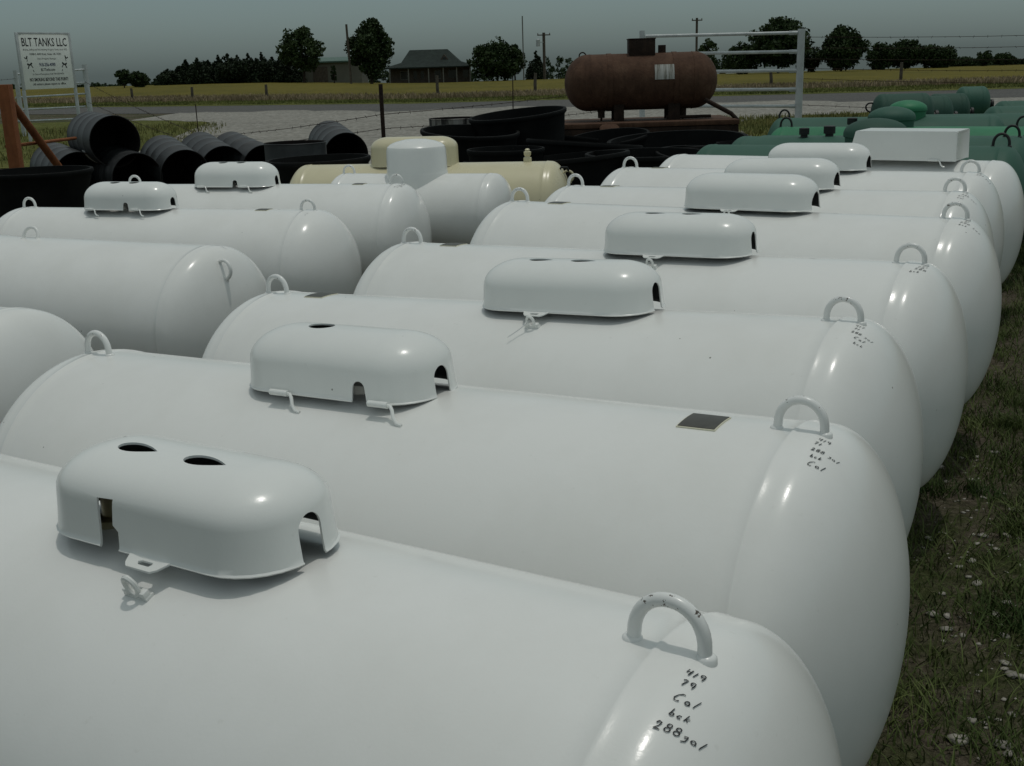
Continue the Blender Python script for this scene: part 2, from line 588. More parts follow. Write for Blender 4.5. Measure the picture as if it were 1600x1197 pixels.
Pn = np.concatenate([clumped(105000, .35, 4.6, .8, 9.0, 900, .10), np.c_[rng.uniform(.3, 4.8, 14000), rng.uniform(.8, 9.5, 14000)]])
blades('grass', Pn, .05, .0024, 1.7, M['yard_blade'], 'short dark grass growing over stony soil beside the white tanks', 'grass')
lawn_edge = lambda y: np.interp(y, [20, 22, 26, 30, 34, 38, 42], [-7.6, -7.4, -7.2, -7.4, -8.2, -9.4, -10.5])
Pw = np.concatenate([clumped(14000, 4.8, 11, 14, 29.5, 620, .25), clumped(5000, -14, -6, 21, 36, 400, .4)])
Pw = Pw[(Pw[:, 0] > 0) | (Pw[:, 0] < lawn_edge(Pw[:, 1]) - .4 + rng.uniform(0, .5, len(Pw)))]
blades('weeds', Pw, .15, .012, .8, M['weed'], 'yellow green weeds growing beyond the tank rows', 'weeds')

def stripP(n, f, d0, d1, x0, x1):
    x = rng.uniform(x0, x1, n)
    return np.c_[x, np.array([f(v) for v in x]) + rng.uniform(d0, d1, n)]
blades('verge_grass', stripP(30000, road_c, 10, 15.5, -45, 45), .11, .03, .6, M['verge_blade'], 'mown green grass along the far road edge', 'grass')
pb = stripP(70000, road_c, 15, 24, -60, 60)
kp = rng.random(len(pb)) < (.35 + .65 * (np.sin(pb[:, 0] * .21) + np.sin(pb[:, 0] * .53 + 1) + 2) / 4)
blades('tall_grass', pb[kp], .26, .035, .6, M['brown_grass'], 'tall brown seeding grass in front of the yellow field', 'grass')

# white stones on the soil at the right
SV, SF = [], []
ico = bmesh.new()
bmesh.ops.create_icosphere(ico, subdivisions=1, radius=1.0)
iv = np.array([v.co[:] for v in ico.verts])
ifc = np.array([[v.index for v in f.verts] for f in ico.faces])
ico.free()
centers = [on(x, y) for x, y in ((1510, 760), (1560, 880), (1570, 900), (1500, 800), (1545, 985), (1540, 1010), (1560, 1060), (1590, 1150), (1480, 850), (1530, 720), (1580, 830), (1490, 700), (1575, 1175))]
off = 0
for k in range(210):
    if k < 185:
        c = random.choice(centers)
        x, y = c.x + random.gauss(0, .08), c.y + random.gauss(0, .13)
    else:
        x, y = random.uniform(.9, 4.5), random.uniform(1.2, 9)
    s = random.choice((.004, .005, .006, .009, .014) if k < 185 else (.003, .004)) * random.uniform(.7, 1.4)
    v = iv * (1 + rng.uniform(-.28, .28, (len(iv), 1))) * np.array([s * random.uniform(.8, 1.7), s * random.uniform(.8, 1.5), s * random.uniform(.18, .4)])
    a = random.uniform(0, 6.28)
    rot = np.array([[math.cos(a), -math.sin(a), 0], [math.sin(a), math.cos(a), 0], [0, 0, 1]])
    v = v @ rot.T + np.array([x, y, hg(x, y) + s * .25])
    SV.append(v)
    SF.append(ifc + off)
    off += len(iv)
o = link('loose_stones', tris_mesh('loose_stones', np.concatenate(SV), np.concatenate(SF)), M['rock'])
tag(o, 'pale limestone chips scattered in the grass at right', 'stones', kind='stuff')

# ------------------------------------------------------------------ propane tanks
TR = .38            # shell radius
HD = .19            # head depth (2:1 ellipse)
SEAM = .98          # half length between the weld seams

def shell_profile(hs, R, hd, bead=.0022):
    p = [(-hs - hd, 0)]
    for i in range(1, 19):
        t = i / 19 * math.pi / 2
        p.append((-hs - .03 - (hd - .03) * math.cos(t), R * math.sin(t) if i else 0))
    q = [(-hs - .03, R), (-hs - .008, R + .0004), (-hs - .004, R + bead), (-hs + .001, R + bead), (-hs + .005, R - .0012), (-hs + .03, R - .0012)]
    p += q
    full = p + [(0, R - .0012)] + [(-h, r) for h, r in p[::-1]]
    return full

def shell_mesh(name, hs, R, hd):
    bm = bmesh.new()
    add_lathe(bm, shell_profile(hs, R, hd), 96, 'X', (0, 0, 0))
    bmesh.ops.translate(bm, vec=(0, 0, 0), verts=bm.verts)
    return to_mesh(bm, name, 50)

SHELL = shell_mesh('tank_shell', SEAM, TR, HD)

def lug_mesh(w=.049, h=.078, r=.0098):
    bm = bmesh.new()
    pts = [(-w * 1.03, 0, -.012)]
    for i in range(0, 19):
        a = math.pi - i / 18 * math.pi
        pts.append((w * math.cos(a), 0, h * .08 + (h * .92 - r) * math.sin(a) ** .85))
    pts += [(w * 1.03, 0, -.012)]
    add_tube(bm, pts, r, 14)
    for s in (-1, 1):
        prof = [(-.008, r * 1.55), (.0005, r * 1.45), (.003, r * 1.2), (.0045, r * .8), (.0045, 0)]
        add_lathe(bm, prof, 18, 'Z', (s * (w + .002), 0, -.0005))
    return to_mesh(bm, 'lifting_lug', 40)
LUG = lug_mesh(.0435, .066, .0084)

def leg_mesh(h):
    bm = bmesh.new()
    add_box(bm, (0, 0, h / 2), (.06, .012, h), .002)
    add_box(bm, (0, .02, .004), (.07, .06, .008), .002)
    return to_mesh(bm, 'leg', 40)

# --- valve hoods
def prism(bm, outline, depth_vec):
    """closed prism from an outline (list of Vector) extruded by depth_vec"""
    a = [bm.verts.new(p) for p in outline]
    b = [bm.verts.new(Vector(p) + Vector(depth_vec)) for p in outline]
    bm.faces.new(a[::-1])
    bm.faces.new(b)
    n = len(a)
    for i in range(n):
        bm.faces.new((a[i], a[(i + 1) % n], b[(i + 1) % n], b[i]))

def stadium(a, w, n, rc=.102):
    """rounded rectangle, counter-clockwise, half length a, half width w"""
    r = min(w - .001, max(.006, rc - (.118 - w) * .75))
    h = n // 2
    pts = []
    for cx, cy, t0 in ((a - r, -w + r, -90), (a - r, w - r, 0), (-a + r, w - r, 90), (-a + r, -w + r, 180)):
        for i in range(h + 1):
            t = R_(t0 + 90 * i / h)
            pts.append((cx + r * math.cos(t), cy + r * math.sin(t)))
    return pts

def hood_mesh(name, a=.25, w=.112, h0=.060, h1=.135, holes='tear', notch='near', arches=(1,), arch_w=.026, arch_h=.064, flare=True, corner=None):
    bm = bmesh.new()
    n = 14
    levels = [(-.0035, 0.0), (-.001, .0025), (0, .010), (.002, .03), (.004, h0)]
    for i in range(1, 11):
        t = i / 10 * math.pi / 2
        levels.append((.004 + (w * .88) * (1 - math.cos(t)), h0 + (h1 - h0) * math.sin(t)))
    rings = []
    for lv in levels:
        d, z = lv
        rings.append([bm.verts.new((x, y, z)) for x, y in stadium(a - d, w - d, n)])
    m = len(rings[0])
    for A, B in zip(rings, rings[1:]):
        for i in range(m):
            bm.faces.new((A[i], A[(i + 1) % m], B[(i + 1) % m], B[i]))
    top = rings[-1]
    half = m // 2
    for i in range(half - 1):
        bm.faces.new((top[i], top[i + 1], top[m - 2 - i], top[m - 1 - i]))
    bmesh.ops.remove_doubles(bm, verts=bm.verts, dist=1e-6)
    me = to_mesh(bm, name)
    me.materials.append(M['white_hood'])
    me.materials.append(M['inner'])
    o = bpy.data.objects.new(name, me)
    COL.objects.link(o)
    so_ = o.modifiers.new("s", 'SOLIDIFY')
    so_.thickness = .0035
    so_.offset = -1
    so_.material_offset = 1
    cb = bmesh.new()
    if holes == 'tear':
        for cx in (-.085, .055):
            pts = []
            for i in range(28):
                t = 2 * math.pi * i / 28
                x = .040 * math.cos(t)
                y = .0215 * math.sin(t) * math.sin(t / 2 if t < math.pi else math.pi - t / 2) ** 1.0
                pts.append(Vector((cx + x, -.012 + y, .08)))
            prism(cb, pts, (0, 0, .1))
    elif holes == 'oval':
        pts = [Vector((-.075 + .034 * math.cos(t), .004 + .026 * math.sin(t), .08)) for t in [2 * math.pi * i / 28 for i in range(28)]]
        prism(cb, pts, (0, 0, .1))
    elif holes == 'two_oval':
        for cx in (-.08, .055):
            pts = [Vector((cx + .034 * math.cos(t), -.022 + .026 * math.sin(t), .07)) for t in [2 * math.pi * i / 28 for i in range(28)]]
            prism(cb, pts, (0, 0, .1))
    for s in arches:
        pts = [Vector((s * (a - .05), -arch_w, -.02))] + [Vector((s * (a - .05), -arch_w * math.cos(t), arch_h - arch_w + arch_w * math.sin(t))) for t in [math.pi * i / 14 for i in range(15)]] + [Vector((s * (a - .05), arch_w, -.02))]
        prism(cb, pts, (s * .1, 0, 0))
    if notch == 'tall':
        x = -.06
        pts = [Vector((x - .014, -w - .03, -.02)), Vector((x + .026, -w - .03, -.02)), Vector((x + .024, -w - .03, .026)), Vector((x + .013, -w - .03, .034)), Vector((x + .016, -w - .03, .072)), Vector((x - .018, -w - .03, .070))]
        prism(cb, pts, (0, .06, 0))
    elif notch in ('round', 'round_right'):
        x = .05 if notch == 'round' else .12
        pts = [Vector((x - .02, -w - .03, -.02))] + [Vector((x - .017 * math.cos(t), -w - .03, .028 + .017 * math.sin(t))) for t in [math.pi * i / 10 for i in range(11)]] + [Vector((x + .026, -w - .03, -.02))]
        prism(cb, pts, (0, .06, 0))
    cm = to_mesh(cb, 'cut')
    if len(cm.vertices):
        co_ = bpy.data.objects.new('cut', cm)
        COL.objects.link(co_)
        bo = o.modifiers.new("b", 'BOOLEAN')
        bo.operation = 'DIFFERENCE'
        bo.solver = 'EXACT'
        bo.use_self = True
        bo.object = co_
        bpy.context.view_layer.update()
        dg = bpy.context.evaluated_depsgraph_get()
        res = bpy.data.meshes.new_from_object(o.evaluated_get(dg))
        bpy.data.objects.remove(co_)
    else:
        bpy.context.view_layer.update()
        dg = bpy.context.evaluated_depsgraph_get()
        res = bpy.data.meshes.new_from_object(o.evaluated_get(dg))
    bpy.data.objects.remove(o)
    res.name = name
    res.polygons.foreach_set("use_smooth", [True] * len(res.polygons))
    res.set_sharp_from_angle(angle=R_(38))
    return res

HOOD_TEAR = hood_mesh('valve_hood', a=.234, w=.106, h1=.116, holes='tear', notch='tall', arches=(1,), arch_w=.022, arch_h=.064)
HOOD_OVAL = hood_mesh('valve_hood', a=.262, w=.118, h1=.132, holes='oval', notch='round_right', arches=(1,))
HOOD_TWO = hood_mesh('valve_hood', a=.30, w=.13, h0=.06, h1=.155, holes='two_oval', notch='round', arches=(1,))
HOOD_PLAIN = hood_mesh('valve_hood', a=.277, w=.120, h1=.132, holes='tear', notch=None, arches=(1,), arch_w=.024, arch_h=.074)
HOOD_LONG = hood_mesh('valve_hood', a=.285, w=.122, h1=.136, holes=None, notch=None, arches=(1,), arch_w=.05, arch_h=.07)

def hasp_mesh(w):
    """slotted tab that flares out from the near rim"""
    bm = bmesh.new()
    o = [(-.055, 0, .004), (-.040, -.028, -.004), (-.030, -.036, -.006), (.030, -.036, -.006), (.040, -.028, -.004), (.055, 0, .004)]
    sl_ = [(-.018, -.018), (-.013, -.0235), (.013, -.0235), (.018, -.018), (.013, -.0125), (-.013, -.0125)]
    for dz in (0,):
        pass
    top = [bm.verts.new((x, y - w, z)) for x, y, z in o]
    hol = [bm.verts.new((x, y - w, -.004 + (-.001 if y < -.02 else .0015))) for x, y in sl_]
    q = [(0, 1, 1, 0), (1, 2, 1, None)]
    fs = [(top[0], top[1], hol[0]), (top[1], top[2], hol[1], hol[0]), (top[2], top[3], hol[2], hol[1]), (top[3], top[4], hol[3], hol[2]), (top[4], top[5], hol[3]),
          (top[5], hol[4], hol[3]), (top[0], hol[0], hol[5]), (top[5], top[0], hol[5], hol[4])]
    for f in fs:
        bm.faces.new(f)
    bmesh.ops.recalc_face_normals(bm, faces=bm.faces)
    r = bmesh.ops.extrude_face_region(bm, geom=list(bm.faces))
    bmesh.ops.translate(bm, vec=(0, 0, -.0035), verts=[e for e in r['geom'] if isinstance(e, bmesh.types.BMVert)])
    bmesh.ops.scale(bm, vec=(.8, .8, .8), verts=bm.verts)
    return to_mesh(bm, 'hasp', 30)
HASP = hasp_mesh(.112 / .8 - .004)

def staple_mesh():
    bm = bmesh.new()
    add_box(bm, (0, 0, .002), (.046, .016, .006), .0015)
    add_box(bm, (-.016, -.002, .008), (.012, .012, .012), .002)
    add_box(bm, (.016, -.002, .008), (.012, .012, .012), .002)
    pts = [(.011 * math.sin(t) * (1.0), -.004, .021 - .016 * math.cos(t)) for t in [2 * math.pi * i / 16 for i in range(17)]]
    add_tube(bm, pts, .0042, 8, False)
    return to_mesh(bm, 'hasp_staple', 40)
STAPLE = staple_mesh()

def seal_mesh():
    bm = bmesh.new()
    add_tube(bm, [(.0, -.002, .02), (-.006, -.012, .018), (-.022, -.035, .010), (-.044, -.066, .004)], .0016, 6)
    return to_mesh(bm, 'seal_wire', 40)
SEAL = seal_mesh()

def hinge_mesh():
    bm = bmesh.new()
    add_tube(bm, [(-.030, 0, 0), (.022, 0, 0)], .0072, 12)
    add_tube(bm, [(.018, 0, 0), (.028, 0, -.001), (.036, -.005, -.008), (.042, -.011, -.022), (.052, -.014, -.033), (.066, -.015, -.036)], .0042, 8)
    return to_mesh(bm, 'hinge', 40)
HINGE = hinge_mesh()

def valve_mesh(h, kind):
    bm = bmesh.new()
    if kind == 0:
        prof = [(-.02, .036), (.008, .036), (.012, .026), (h * .45, .022), (h * .5, .03), (h * .62, .03), (h * .66, .016), (h * .9, .015), (h * .92, .02), (h, .02), (h, 0)]
    elif kind == 1:
        prof = [(-.02, .03), (.006, .03), (.010, .018), (h * .6, .018), (h * .64, .026), (h * .9, .026), (h, .02), (h, 0)]
    else:
        prof = [(-.02, .045), (.012, .045), (.016, .04), (h * .35, .038), (h * .4, .02), (h * .8, .012), (h * .8, 0)]
    add_lathe(bm, prof, 20)
    return to_mesh(bm, 'valve', 40)
VALVES = [valve_mesh(.085, 0), valve_mesh(.078, 1), valve_mesh(.06, 2)]

def plate_mesh(w, d, inset, dz, R):
    """rectangle curved over the shell: x in +-w, arc length +-d"""
    bm = bmesh.new()
    n = 8
    vs = []
    for i in range(n + 1):
        s = (-d + 2 * d * i / n) / R
        vs.append([bm.verts.new((x, (R + dz) * math.sin(s), (R + dz) * math.cos(s))) for x in (-w, -w * .33, w * .33, w)])
    for A, B in zip(vs, vs[1:]):
        for i in range(3):
            bm.faces.new((A[i], A[i + 1], B[i + 1], B[i]))
    r = bmesh.ops.extrude_face_region(bm, geom=list(bm.faces))
    for e in r['geom']:
        if isinstance(e, bmesh.types.BMVert):
            k = 1 - .003 / R
            e.co = Vector((e.co.x, e.co.y * k, e.co.z * k))
    return to_mesh(bm, 'data_plate', 40)
PLATE = plate_mesh(.037, .038, 0, .0024, TR)
PLATE_B = plate_mesh(.0395, .041, 0, .0012, TR)

# --- handwriting: single-stroke glyphs, inked as ribbons over the curved head
def arc(cx, cy, rx, ry, a0, a1, n=9):
    return [(cx + rx * math.cos(R_(a0 + (a1 - a0) * i / n)), cy + ry * math.sin(R_(a0 + (a1 - a0) * i / n))) for i in range(n + 1)]
GL = {
    '4': (.62, [[(.12, 1), (.02, .5), (.5, .55)], [(.52, .95), (.4, 0)]]),
    '1': (.34, [[(.24, .85), (.08, 0)]]),
    '9': (.6, [arc(.3, .72, .22, .24, 20, 380, 12) + [(.5, .4), (.42, 0)]]),
    '7': (.6, [[(.05, .85), (.3, .95), (.52, .88), (.35, .45), (.22, 0)]]),
    '2': (.68, [[(.02, .75), (.22, .98), (.45, .85), (.36, .45), (.02, .03), (.25, .08), (.62, .0)]]),
    '8': (.6, [arc(.3, .73, .2, .22, -90, 270, 12) + arc(.28, .25, .24, .26, 90, -270, 12)]),
    'C': (.8, [[(.72, 1.05), (.5, 1.08), (.2, .8), (.03, .4), (.12, .1), (.35, .02), (.55, .12)]]),
    'a': (.5, [arc(.22, .24, .2, .22, 50, 400, 10) + [(.40, .05), (.5, .05)]]),
    'l': (.42, [[(.30, 1.15), (.12, .3), (.08, 0)]]),
    'p': (.5, [[(.05, .0), (.2, .2), (.42, .75), (.38, 1.0), (.25, .8), (.18, .3), (.2, 0)]]),
    'b': (.55, [[(.2, 1.0), (.06, .05)] + arc(.26, .2, .2, .2, 200, -120, 8)]),
    'c': (.48, [[(.42, .4), (.2, .45), (.05, .2), (.18, .02), (.42, .08)]]),
    'k': (.55, [[(.24, .95), (.08, 0)], [(.5, .5), (.15, .28), (.45, .0)]]),
    's': (.5, [[(.42, .5), (.15, .48), (.1, .3), (.36, .2), (.3, .02), (.02, .0)]]),
    'g': (.5, [[(.42, .5), (.12, .42), (.2, .2), (.42, .4), (.36, -.1), (.05, -.3)]]),
    ' ': (.4, []),
}

def inked(lines, hs=SEAM, R=TR, hd=HD, u0=.022, slant=-14):
    """lines: (text, phi degrees, height, u offset); returns a mesh on the shell, tank axis at z = 0"""
    bm = bmesh.new()
    pen = .0008

    def onto(u, phi):
        x = hs + u
        if u <= .03:
            r = R
        else:
            r = R * math.sqrt(max(0, 1 - ((u - .03) / (hd - .03)) ** 2))
        r += .0012
        return Vector((x, -r * math.sin(phi), r * math.cos(phi)))
    for text, phi, h, uo in lines:
        cx = 0
        for ch in text:
            wd, strokes = GL[ch]
            jit = random.uniform(-.06, .06)
            for st in strokes:
                pts = [(cx + x + .10 * y, y + jit) for x, y in st]
                P2 = []
                for x, y in pts:
                    du = x * h * 1.0
                    dv = y * h + du * math.tan(R_(slant)) * -0.0
                    P2.append((u0 + uo + du, (R_(phi) * R - dv + du * math.tan(R_(-slant)) * -1.0)))
                ctr = [onto(u, v / R) for u, v in P2]
                nrm = [Vector((0, p.y, p.z)).normalized() for p in ctr]
                L = []
                for i, p in enumerate(ctr):
                    t = (ctr[min(i + 1, len(ctr) - 1)] - ctr[max(0, i - 1)])
                    if t.length < 1e-7:
                        t = Vector((1, 0, 0))
                    sdv = t.normalized().cross(nrm[i]) * pen * random.uniform(.75, 1.25)
                    L.append((bm.verts.new(p + sdv), bm.verts.new(p - sdv)))
                for A, B in zip(L, L[1:]):
                    bm.faces.new((A[0], A[1], B[1], B[0]))
            cx += wd + .20
    return to_mesh(bm, 'handwriting', None)

def tank_frame(a, b, R=TR):
    """a, b: world points on the ridge over the two seams -> Empty location and rotation"""
    a, b = Vector(a), Vector(b)
    d = (b - a).normalized()
    yaw = math.atan2(d.y, d.x)
    tilt = math.asin(d.z)
    m = (a + b) / 2
    return m, (0, -tilt, yaw)

def white_tank(a, b, label, hood=None, hood_x=.19, hood_z=.025, hood_y=0, plate=None, text=None, lugs=(1, 1), wire=False, flip=False, z_off=.92,
               hw=.122, hasp_x=-.045, R=TR, hs=SEAM, hd=HD, shell=None, mat=None, hmat=None, roll=0, group='white propane tanks in rows', legs=True, hood_name='valve_hood', tip=0.0, valves=True, seal=True, name='propane_tank'):
    mat = mat or M['white']
    hmat = hmat or M['white_hood']
    m, rot = tank_frame(a, b)
    top = m.z
    t = empty(name, (m.x, m.y, top - 2 * R))
    t.rotation_euler = rot
    tag(t, label, 'propane tank', group)
    K = Vector((0, 0, R))
    sh = link('shell', shell or SHELL, mat, t, K, (roll, 0, 0))
    for s, on_ in zip((-1, 1), lugs):
        if on_:
            link('lifting_lug', LUG, M['lug'] if mat is M['white'] else mat, t, (s * hs + .010, 0, 2 * R - (.0015 if s > 0 else 0)), (0, R_(2.2) if s > 0 else 0, 0))
    if legs:
        h = max(.03, top - 2 * R + .14)
        lm_ = leg_mesh(h)
        for sx in (-.6, .6):
            for sy in (-.19, .19):
                lg = link('leg', lm_, mat, t, (sx * hs / SEAM, sy * R / TR, R - math.sqrt(R * R - (sy * R / TR) ** 2) + .035 - h))
                if sy < 0:
                    lg.rotation_euler = (0, 0, math.pi)
    if hood is not None:
        zt = 2 * R + hood_z
        h = link(hood_name, hood, hmat, t, (hood_x, hood_y, zt), (tip, 0, 0))
        if flip:
            for hx in ((-.10, .185) if hood is HOOD_OVAL else (-.2, .12)):
                link('hinge', HINGE, hmat, h, (hx, -hw - .006, .003))
        else:
            link('hasp', HASP, hmat, h, (hasp_x, .112 - hw, 0))
            yy = hood_y - hw - .030
            st = link('hasp_staple', STAPLE, hmat, t, (hood_x + hasp_x + .004, yy, R + math.sqrt(R * R - yy * yy) - .002), (math.asin(-yy / R), 0, 0))
            if wire:
                link('seal_wire', SEAL, M['wire'], t, (hood_x + hasp_x + .004, yy - .004, R + math.sqrt(R * R - yy * yy) + .001), (math.asin(-yy / R), 0, 0))
        if valves:
            for i, (vx, k) in enumerate(((-.16, 1), (-.06, 0), (.06, 2), (.165, 1))):
                link('valve', VALVES[k], M['valve'] if k != 1 else M['brass'], t, (hood_x + vx, hood_y + (-.015, .02, -.01, .0)[i], 2 * R))
    if plate is not None:
        pl = link('data_plate', PLATE, M['plate'], t, K + Vector((plate[0], 0, 0)), (-plate[1] / R, 0, 0))
        link('plate_border', PLATE_B, M['plate_edge'], pl, (0, 0, 0))
    if text:
        link('handwriting', inked(text), M['ink'], t, K)
    return t

Z0 = .92
def T(p):
    return (p[0], p[1], p[2] + Z0)

D1 = [('419', 6.4, .0100, .026), ('79', 9.2, .0100, .028), ('Cal', 12.8, .0115, .030), ('bck', 15.9, .0100, .034), ('288gal', 19.4, .0110, .027)]
D2 = [('419', 5.2, .010, .030), ('71', 8.0, .010, .028), ('288 gal', 11.4, .009, .030), ('bck', 14.4, .009, .034), ('Cal', 18.2, .0125, .036)]
D3 = [('417', 5.2, .010, .028), ('71', 8.2, .010, .03), ('288 gal', 11.6, .0095, .030), ('Cal', 15.0, .011, .042), ('bck', 18.4, .010, .046)]
D4 = [('71', 5.0, .014, .03), ('72', 8.0, .014, .02), ('288', 11.0, .014, .016), ('bck', 15.0, .014, .006)]
D5 = [('41', 4.0, .012, .03), ('71', 6.6, .012, .03), ('288 gal', 10.0, .014, .020), ('bck', 14.0, .014, .02)]
D6 = [('71', 5.0, .012, .04), ('288 gal', 9.0, .012, .03), ('bck', 13.0, .012, .02), ('Cal', 17.0, .012, .02)]
D7 = [('288 gal', 6.0, .013, .03), ('71', 9.5, .013, .03)]

GW = 'white propane tanks in the right hand row'
white_tank(T((-1.4779, 2.202, -.0545)), T((.1713, 1.1433, -.0186)), 'nearest white propane tank, cut off at the bottom, hood with two teardrop holes',
           HOOD_TEAR, .237, .009, -.012, None, D1, group=GW, seal=False, hw=.106, hasp_x=.03)
white_tank(T((-1.1119, 2.9971, -.1114)), T((.5387, 1.9496, -.0397)), 'white propane tank with one oval hood hole and a dark plate by its lug',
           HOOD_OVAL, -.062, -.002, -.015, (.805, -.012), D2, flip=True, group=GW)
white_tank(T((-.7752, 3.8318, -.1187)), T((.8581, 2.7694, -.0299)), 'white propane tank directly behind the one with the single oval hood hole',
           HOOD_PLAIN, .195, .006, .008, (-.775, .005), D3, wire=True, group=GW)
white_tank(T((-.3856, 4.5836, -.0718)), T((1.2899, 3.5515, -.0288)), 'white propane tank fourth from the camera in the right hand row',
           HOOD_PLAIN, .195, .010, .010, (-.775, .01), D4, wire=True, group=GW)
white_tank(T((.0593, 5.3685, -.0069)), T((1.7003, 4.3009, .0029)), 'white propane tank fifth from the camera in the right hand row',
           HOOD_LONG, .160, .012, .035, (-.76, .01), D5, group=GW)
white_tank(T((.3803, 6.1896, -.0284)), T((2.0317, 5.1339, .0045)), 'white propane tank sixth from the camera in the right hand row',
           HOOD_LONG, .170, .010, .02, (-.77, .02), D6, group=GW)
white_tank(T((.7587, 6.9824, -.0101)), T((2.4104, 5.9252, .0072)), 'white propane tank just in front of the one with the slant sided box hood',
           HOOD_LONG, .185, .010, .02, (-.78, .02), D7, group=GW)

# farthest white tank: box hood with slanted left end
def box_hood_mesh():
    bm = bmesh.new()
    L0, L1, hh, w = -.315, .315, .168, .15
    th = .004
    near = [(L0, -w, 0), (L1, -w, 0), (L1 - .005, -w + .006, hh), (L0 + .04, -w + .006, hh)]
    far = [(x, -y, z) for x, y, z in near]
    A = [bm.verts.new(p) for p in near]
    B = [bm.verts.new(p) for p in far]
    bm.faces.new(A)
    bm.faces.new(B[::-1])
    bm.faces.new((A[3], A[2], B[2], B[3]))
    bm.faces.new((A[0], A[3], B[3], B[0]))
    # right end is set in by a lip, leaving a dark reveal
    C = [bm.verts.new((L1 - .012, -w * .92, 0.0)), bm.verts.new((L1 - .015, -w * .72, hh * .93)), bm.verts.new((L1 - .015, w * .72, hh * .93)), bm.verts.new((L1 - .012, w * .92, 0))]
    bm.faces.new((A[2], A[1], C[0], C[1]))
    bm.faces.new((B[2], A[2], C[1], C[2]))
    bm.faces.new((B[1], B[2], C[2], C[3]))
    bm.faces.new((C[0], C[3], C[2], C[1]))
    es = [e for e in bm.edges if len(e.link_faces) == 2]
    bmesh.ops.bevel(bm, geom=es, offset=.004, segments=2, affect='EDGES')
    return to_mesh(bm, 'valve_hood', 35)

p8a, p8b = Vector((1.175, 7.712, 0)), Vector((2.822, 6.572, 0))
t8 = white_tank(T(p8a), T(p8b), 'farthest white propane tank of the right row, carrying a slant ended box hood', None, lugs=(0, 0), group=GW)
bh = link('valve_hood', box_hood_mesh(), M['white_hood'], t8, (.51, -.03, 2 * TR + .006))
for hx in (-.27, .19):
    link('hinge', HINGE, M['white_hood'], bh, (hx, -.155, .006))
for vx in (-.2, 0, .15):
    link('valve', VALVES[0], M['valve'], t8, (.57 + vx, 0, 2 * TR))

# left hand row
GL_ = 'white propane tanks in the left hand row'
def mid_ends(p, yaw, hs, z):
    """ridge points from the right seam position, heading (deg), half seam length and ridge height"""
    d = Vector((math.cos(R_(yaw)), math.sin(R_(yaw)), 0))
    b = Vector((p[0], p[1], z))
    return b - d * 2 * hs, b
SHELL_DEEP = shell_mesh('tank_shell', SEAM, TR, .27)
a, b = mid_ends((-1.175, 6.665), -17.5, SEAM, Z0 - .17)
white_tank(a, b, 'left row white propane tank whose hood with two hinges stands before the black barrels', HOOD_TWO, -.20, .008, -.02, (.70, .0), D6, flip=True, hw=.13, group=GL_, shell=SHELL_DEEP, hd=.27)
a, b = mid_ends((-.733, 7.543), -15.5, SEAM, Z0 - .12)
white_tank(a, b, 'white propane tank in front of the short domed one, ink notes under its right lug', HOOD_TWO, -.16, -.004, -.02, (.73, .0), D4, flip=True, hw=.13, group=GL_)
# the domed smaller tank
R5, H5 = .305, .56
SHELL5 = shell_mesh('tank_shell', H5, R5, .155)
a, b = mid_ends((-.115, 8.23), -18.1, H5, Z0 - .135)
t5 = white_tank(a, b, 'short white propane tank topped with a tall round white dome', None, lugs=(1, 0), R=R5, hs=H5, hd=.155, shell=SHELL5, group=GL_)
bm = bmesh.new()
rd = .222
prof = [(-.10, rd + .006), (.0, rd + .004), (.015, rd + .001), (.02, rd), (.17, rd - .004), (.195, rd - .012), (.215, rd - .035), (.232, rd - .08), (.245, rd - .14), (.25, 0)]
add_lathe(bm, prof, 64)
link('dome', to_mesh(bm, 'dome', 30), M['white_hood'], t5, (.0, 0, 2 * R5 + .0))
# two partly hidden tanks at the left edge
a, b = mid_ends((-1.40, 5.205), -25.9, SEAM, Z0 - .15)
t2 = white_tank(a, b, 'rolled white propane tank at the left edge, lug low on its right end', None, lugs=(0, 0), text=None, group=GL_)
link('handwriting', inked(D7, u0=-.02), M['ink'], t2, (0, 0, TR), (R_(-12), 0, 0))
lg = link('lifting_lug', LUG, M['white'], t2, (SEAM + .128, -.045, TR + .278))
lg.rotation_euler = Vector((.85, -.15, .52)).to_track_quat('Z', 'X').to_euler()
link('lifting_lug', LUG, M['white'], t2, (-.11, -.02, 2 * TR - .003), (R_(-20), 0, R_(8)))
tipd = Vector((math.cos(R_(-24)), math.sin(R_(-24)), 0))
tip1 = Vector((-1.57, 3.72, Z0 - .14))
b = tip1 - tipd * HD
a = b - tipd * 2 * SEAM
white_tank(a, b, 'white propane tank at the lower left showing only its rounded end', None, lugs=(1, 0), group=GL_)

# cream tank behind
a, b = mid_ends((.33, 9.07), -10.3, SEAM, Z0 - .13)
HOOD_CREAM = hood_mesh('valve_hood', a=.355, w=.15, h0=.14, h1=.225, holes=None, notch=None, arches=())
tb = white_tank(a, b, 'cream coloured propane tank with matching hood behind the white tanks', None, lugs=(0, 0), mat=M['cream'], hmat=M['cream'], group=None, name='cream_tank')
link('valve_hood', HOOD_CREAM, M['cream'], tb, (-.095, 0, 2 * TR - .015))
bm = bmesh.new()
add_lathe(bm, [(-.02, .034), (.03, .032), (.034, .022), (.045, .022), (.05, .028), (.075, .03), (.08, .018), (.092, .02), (.10, .012), (.102, 0)], 20)
link('valve', to_mesh(bm, 'valve', 40), M['cream'], tb, (SEAM - .155, 0, 2 * TR))
lg = link('lifting_lug', LUG, M['cream'], tb, (SEAM + .155, .0, TR + .25))
lg.rotation_euler = (0, R_(48), 0)
bm = bmesh.new()
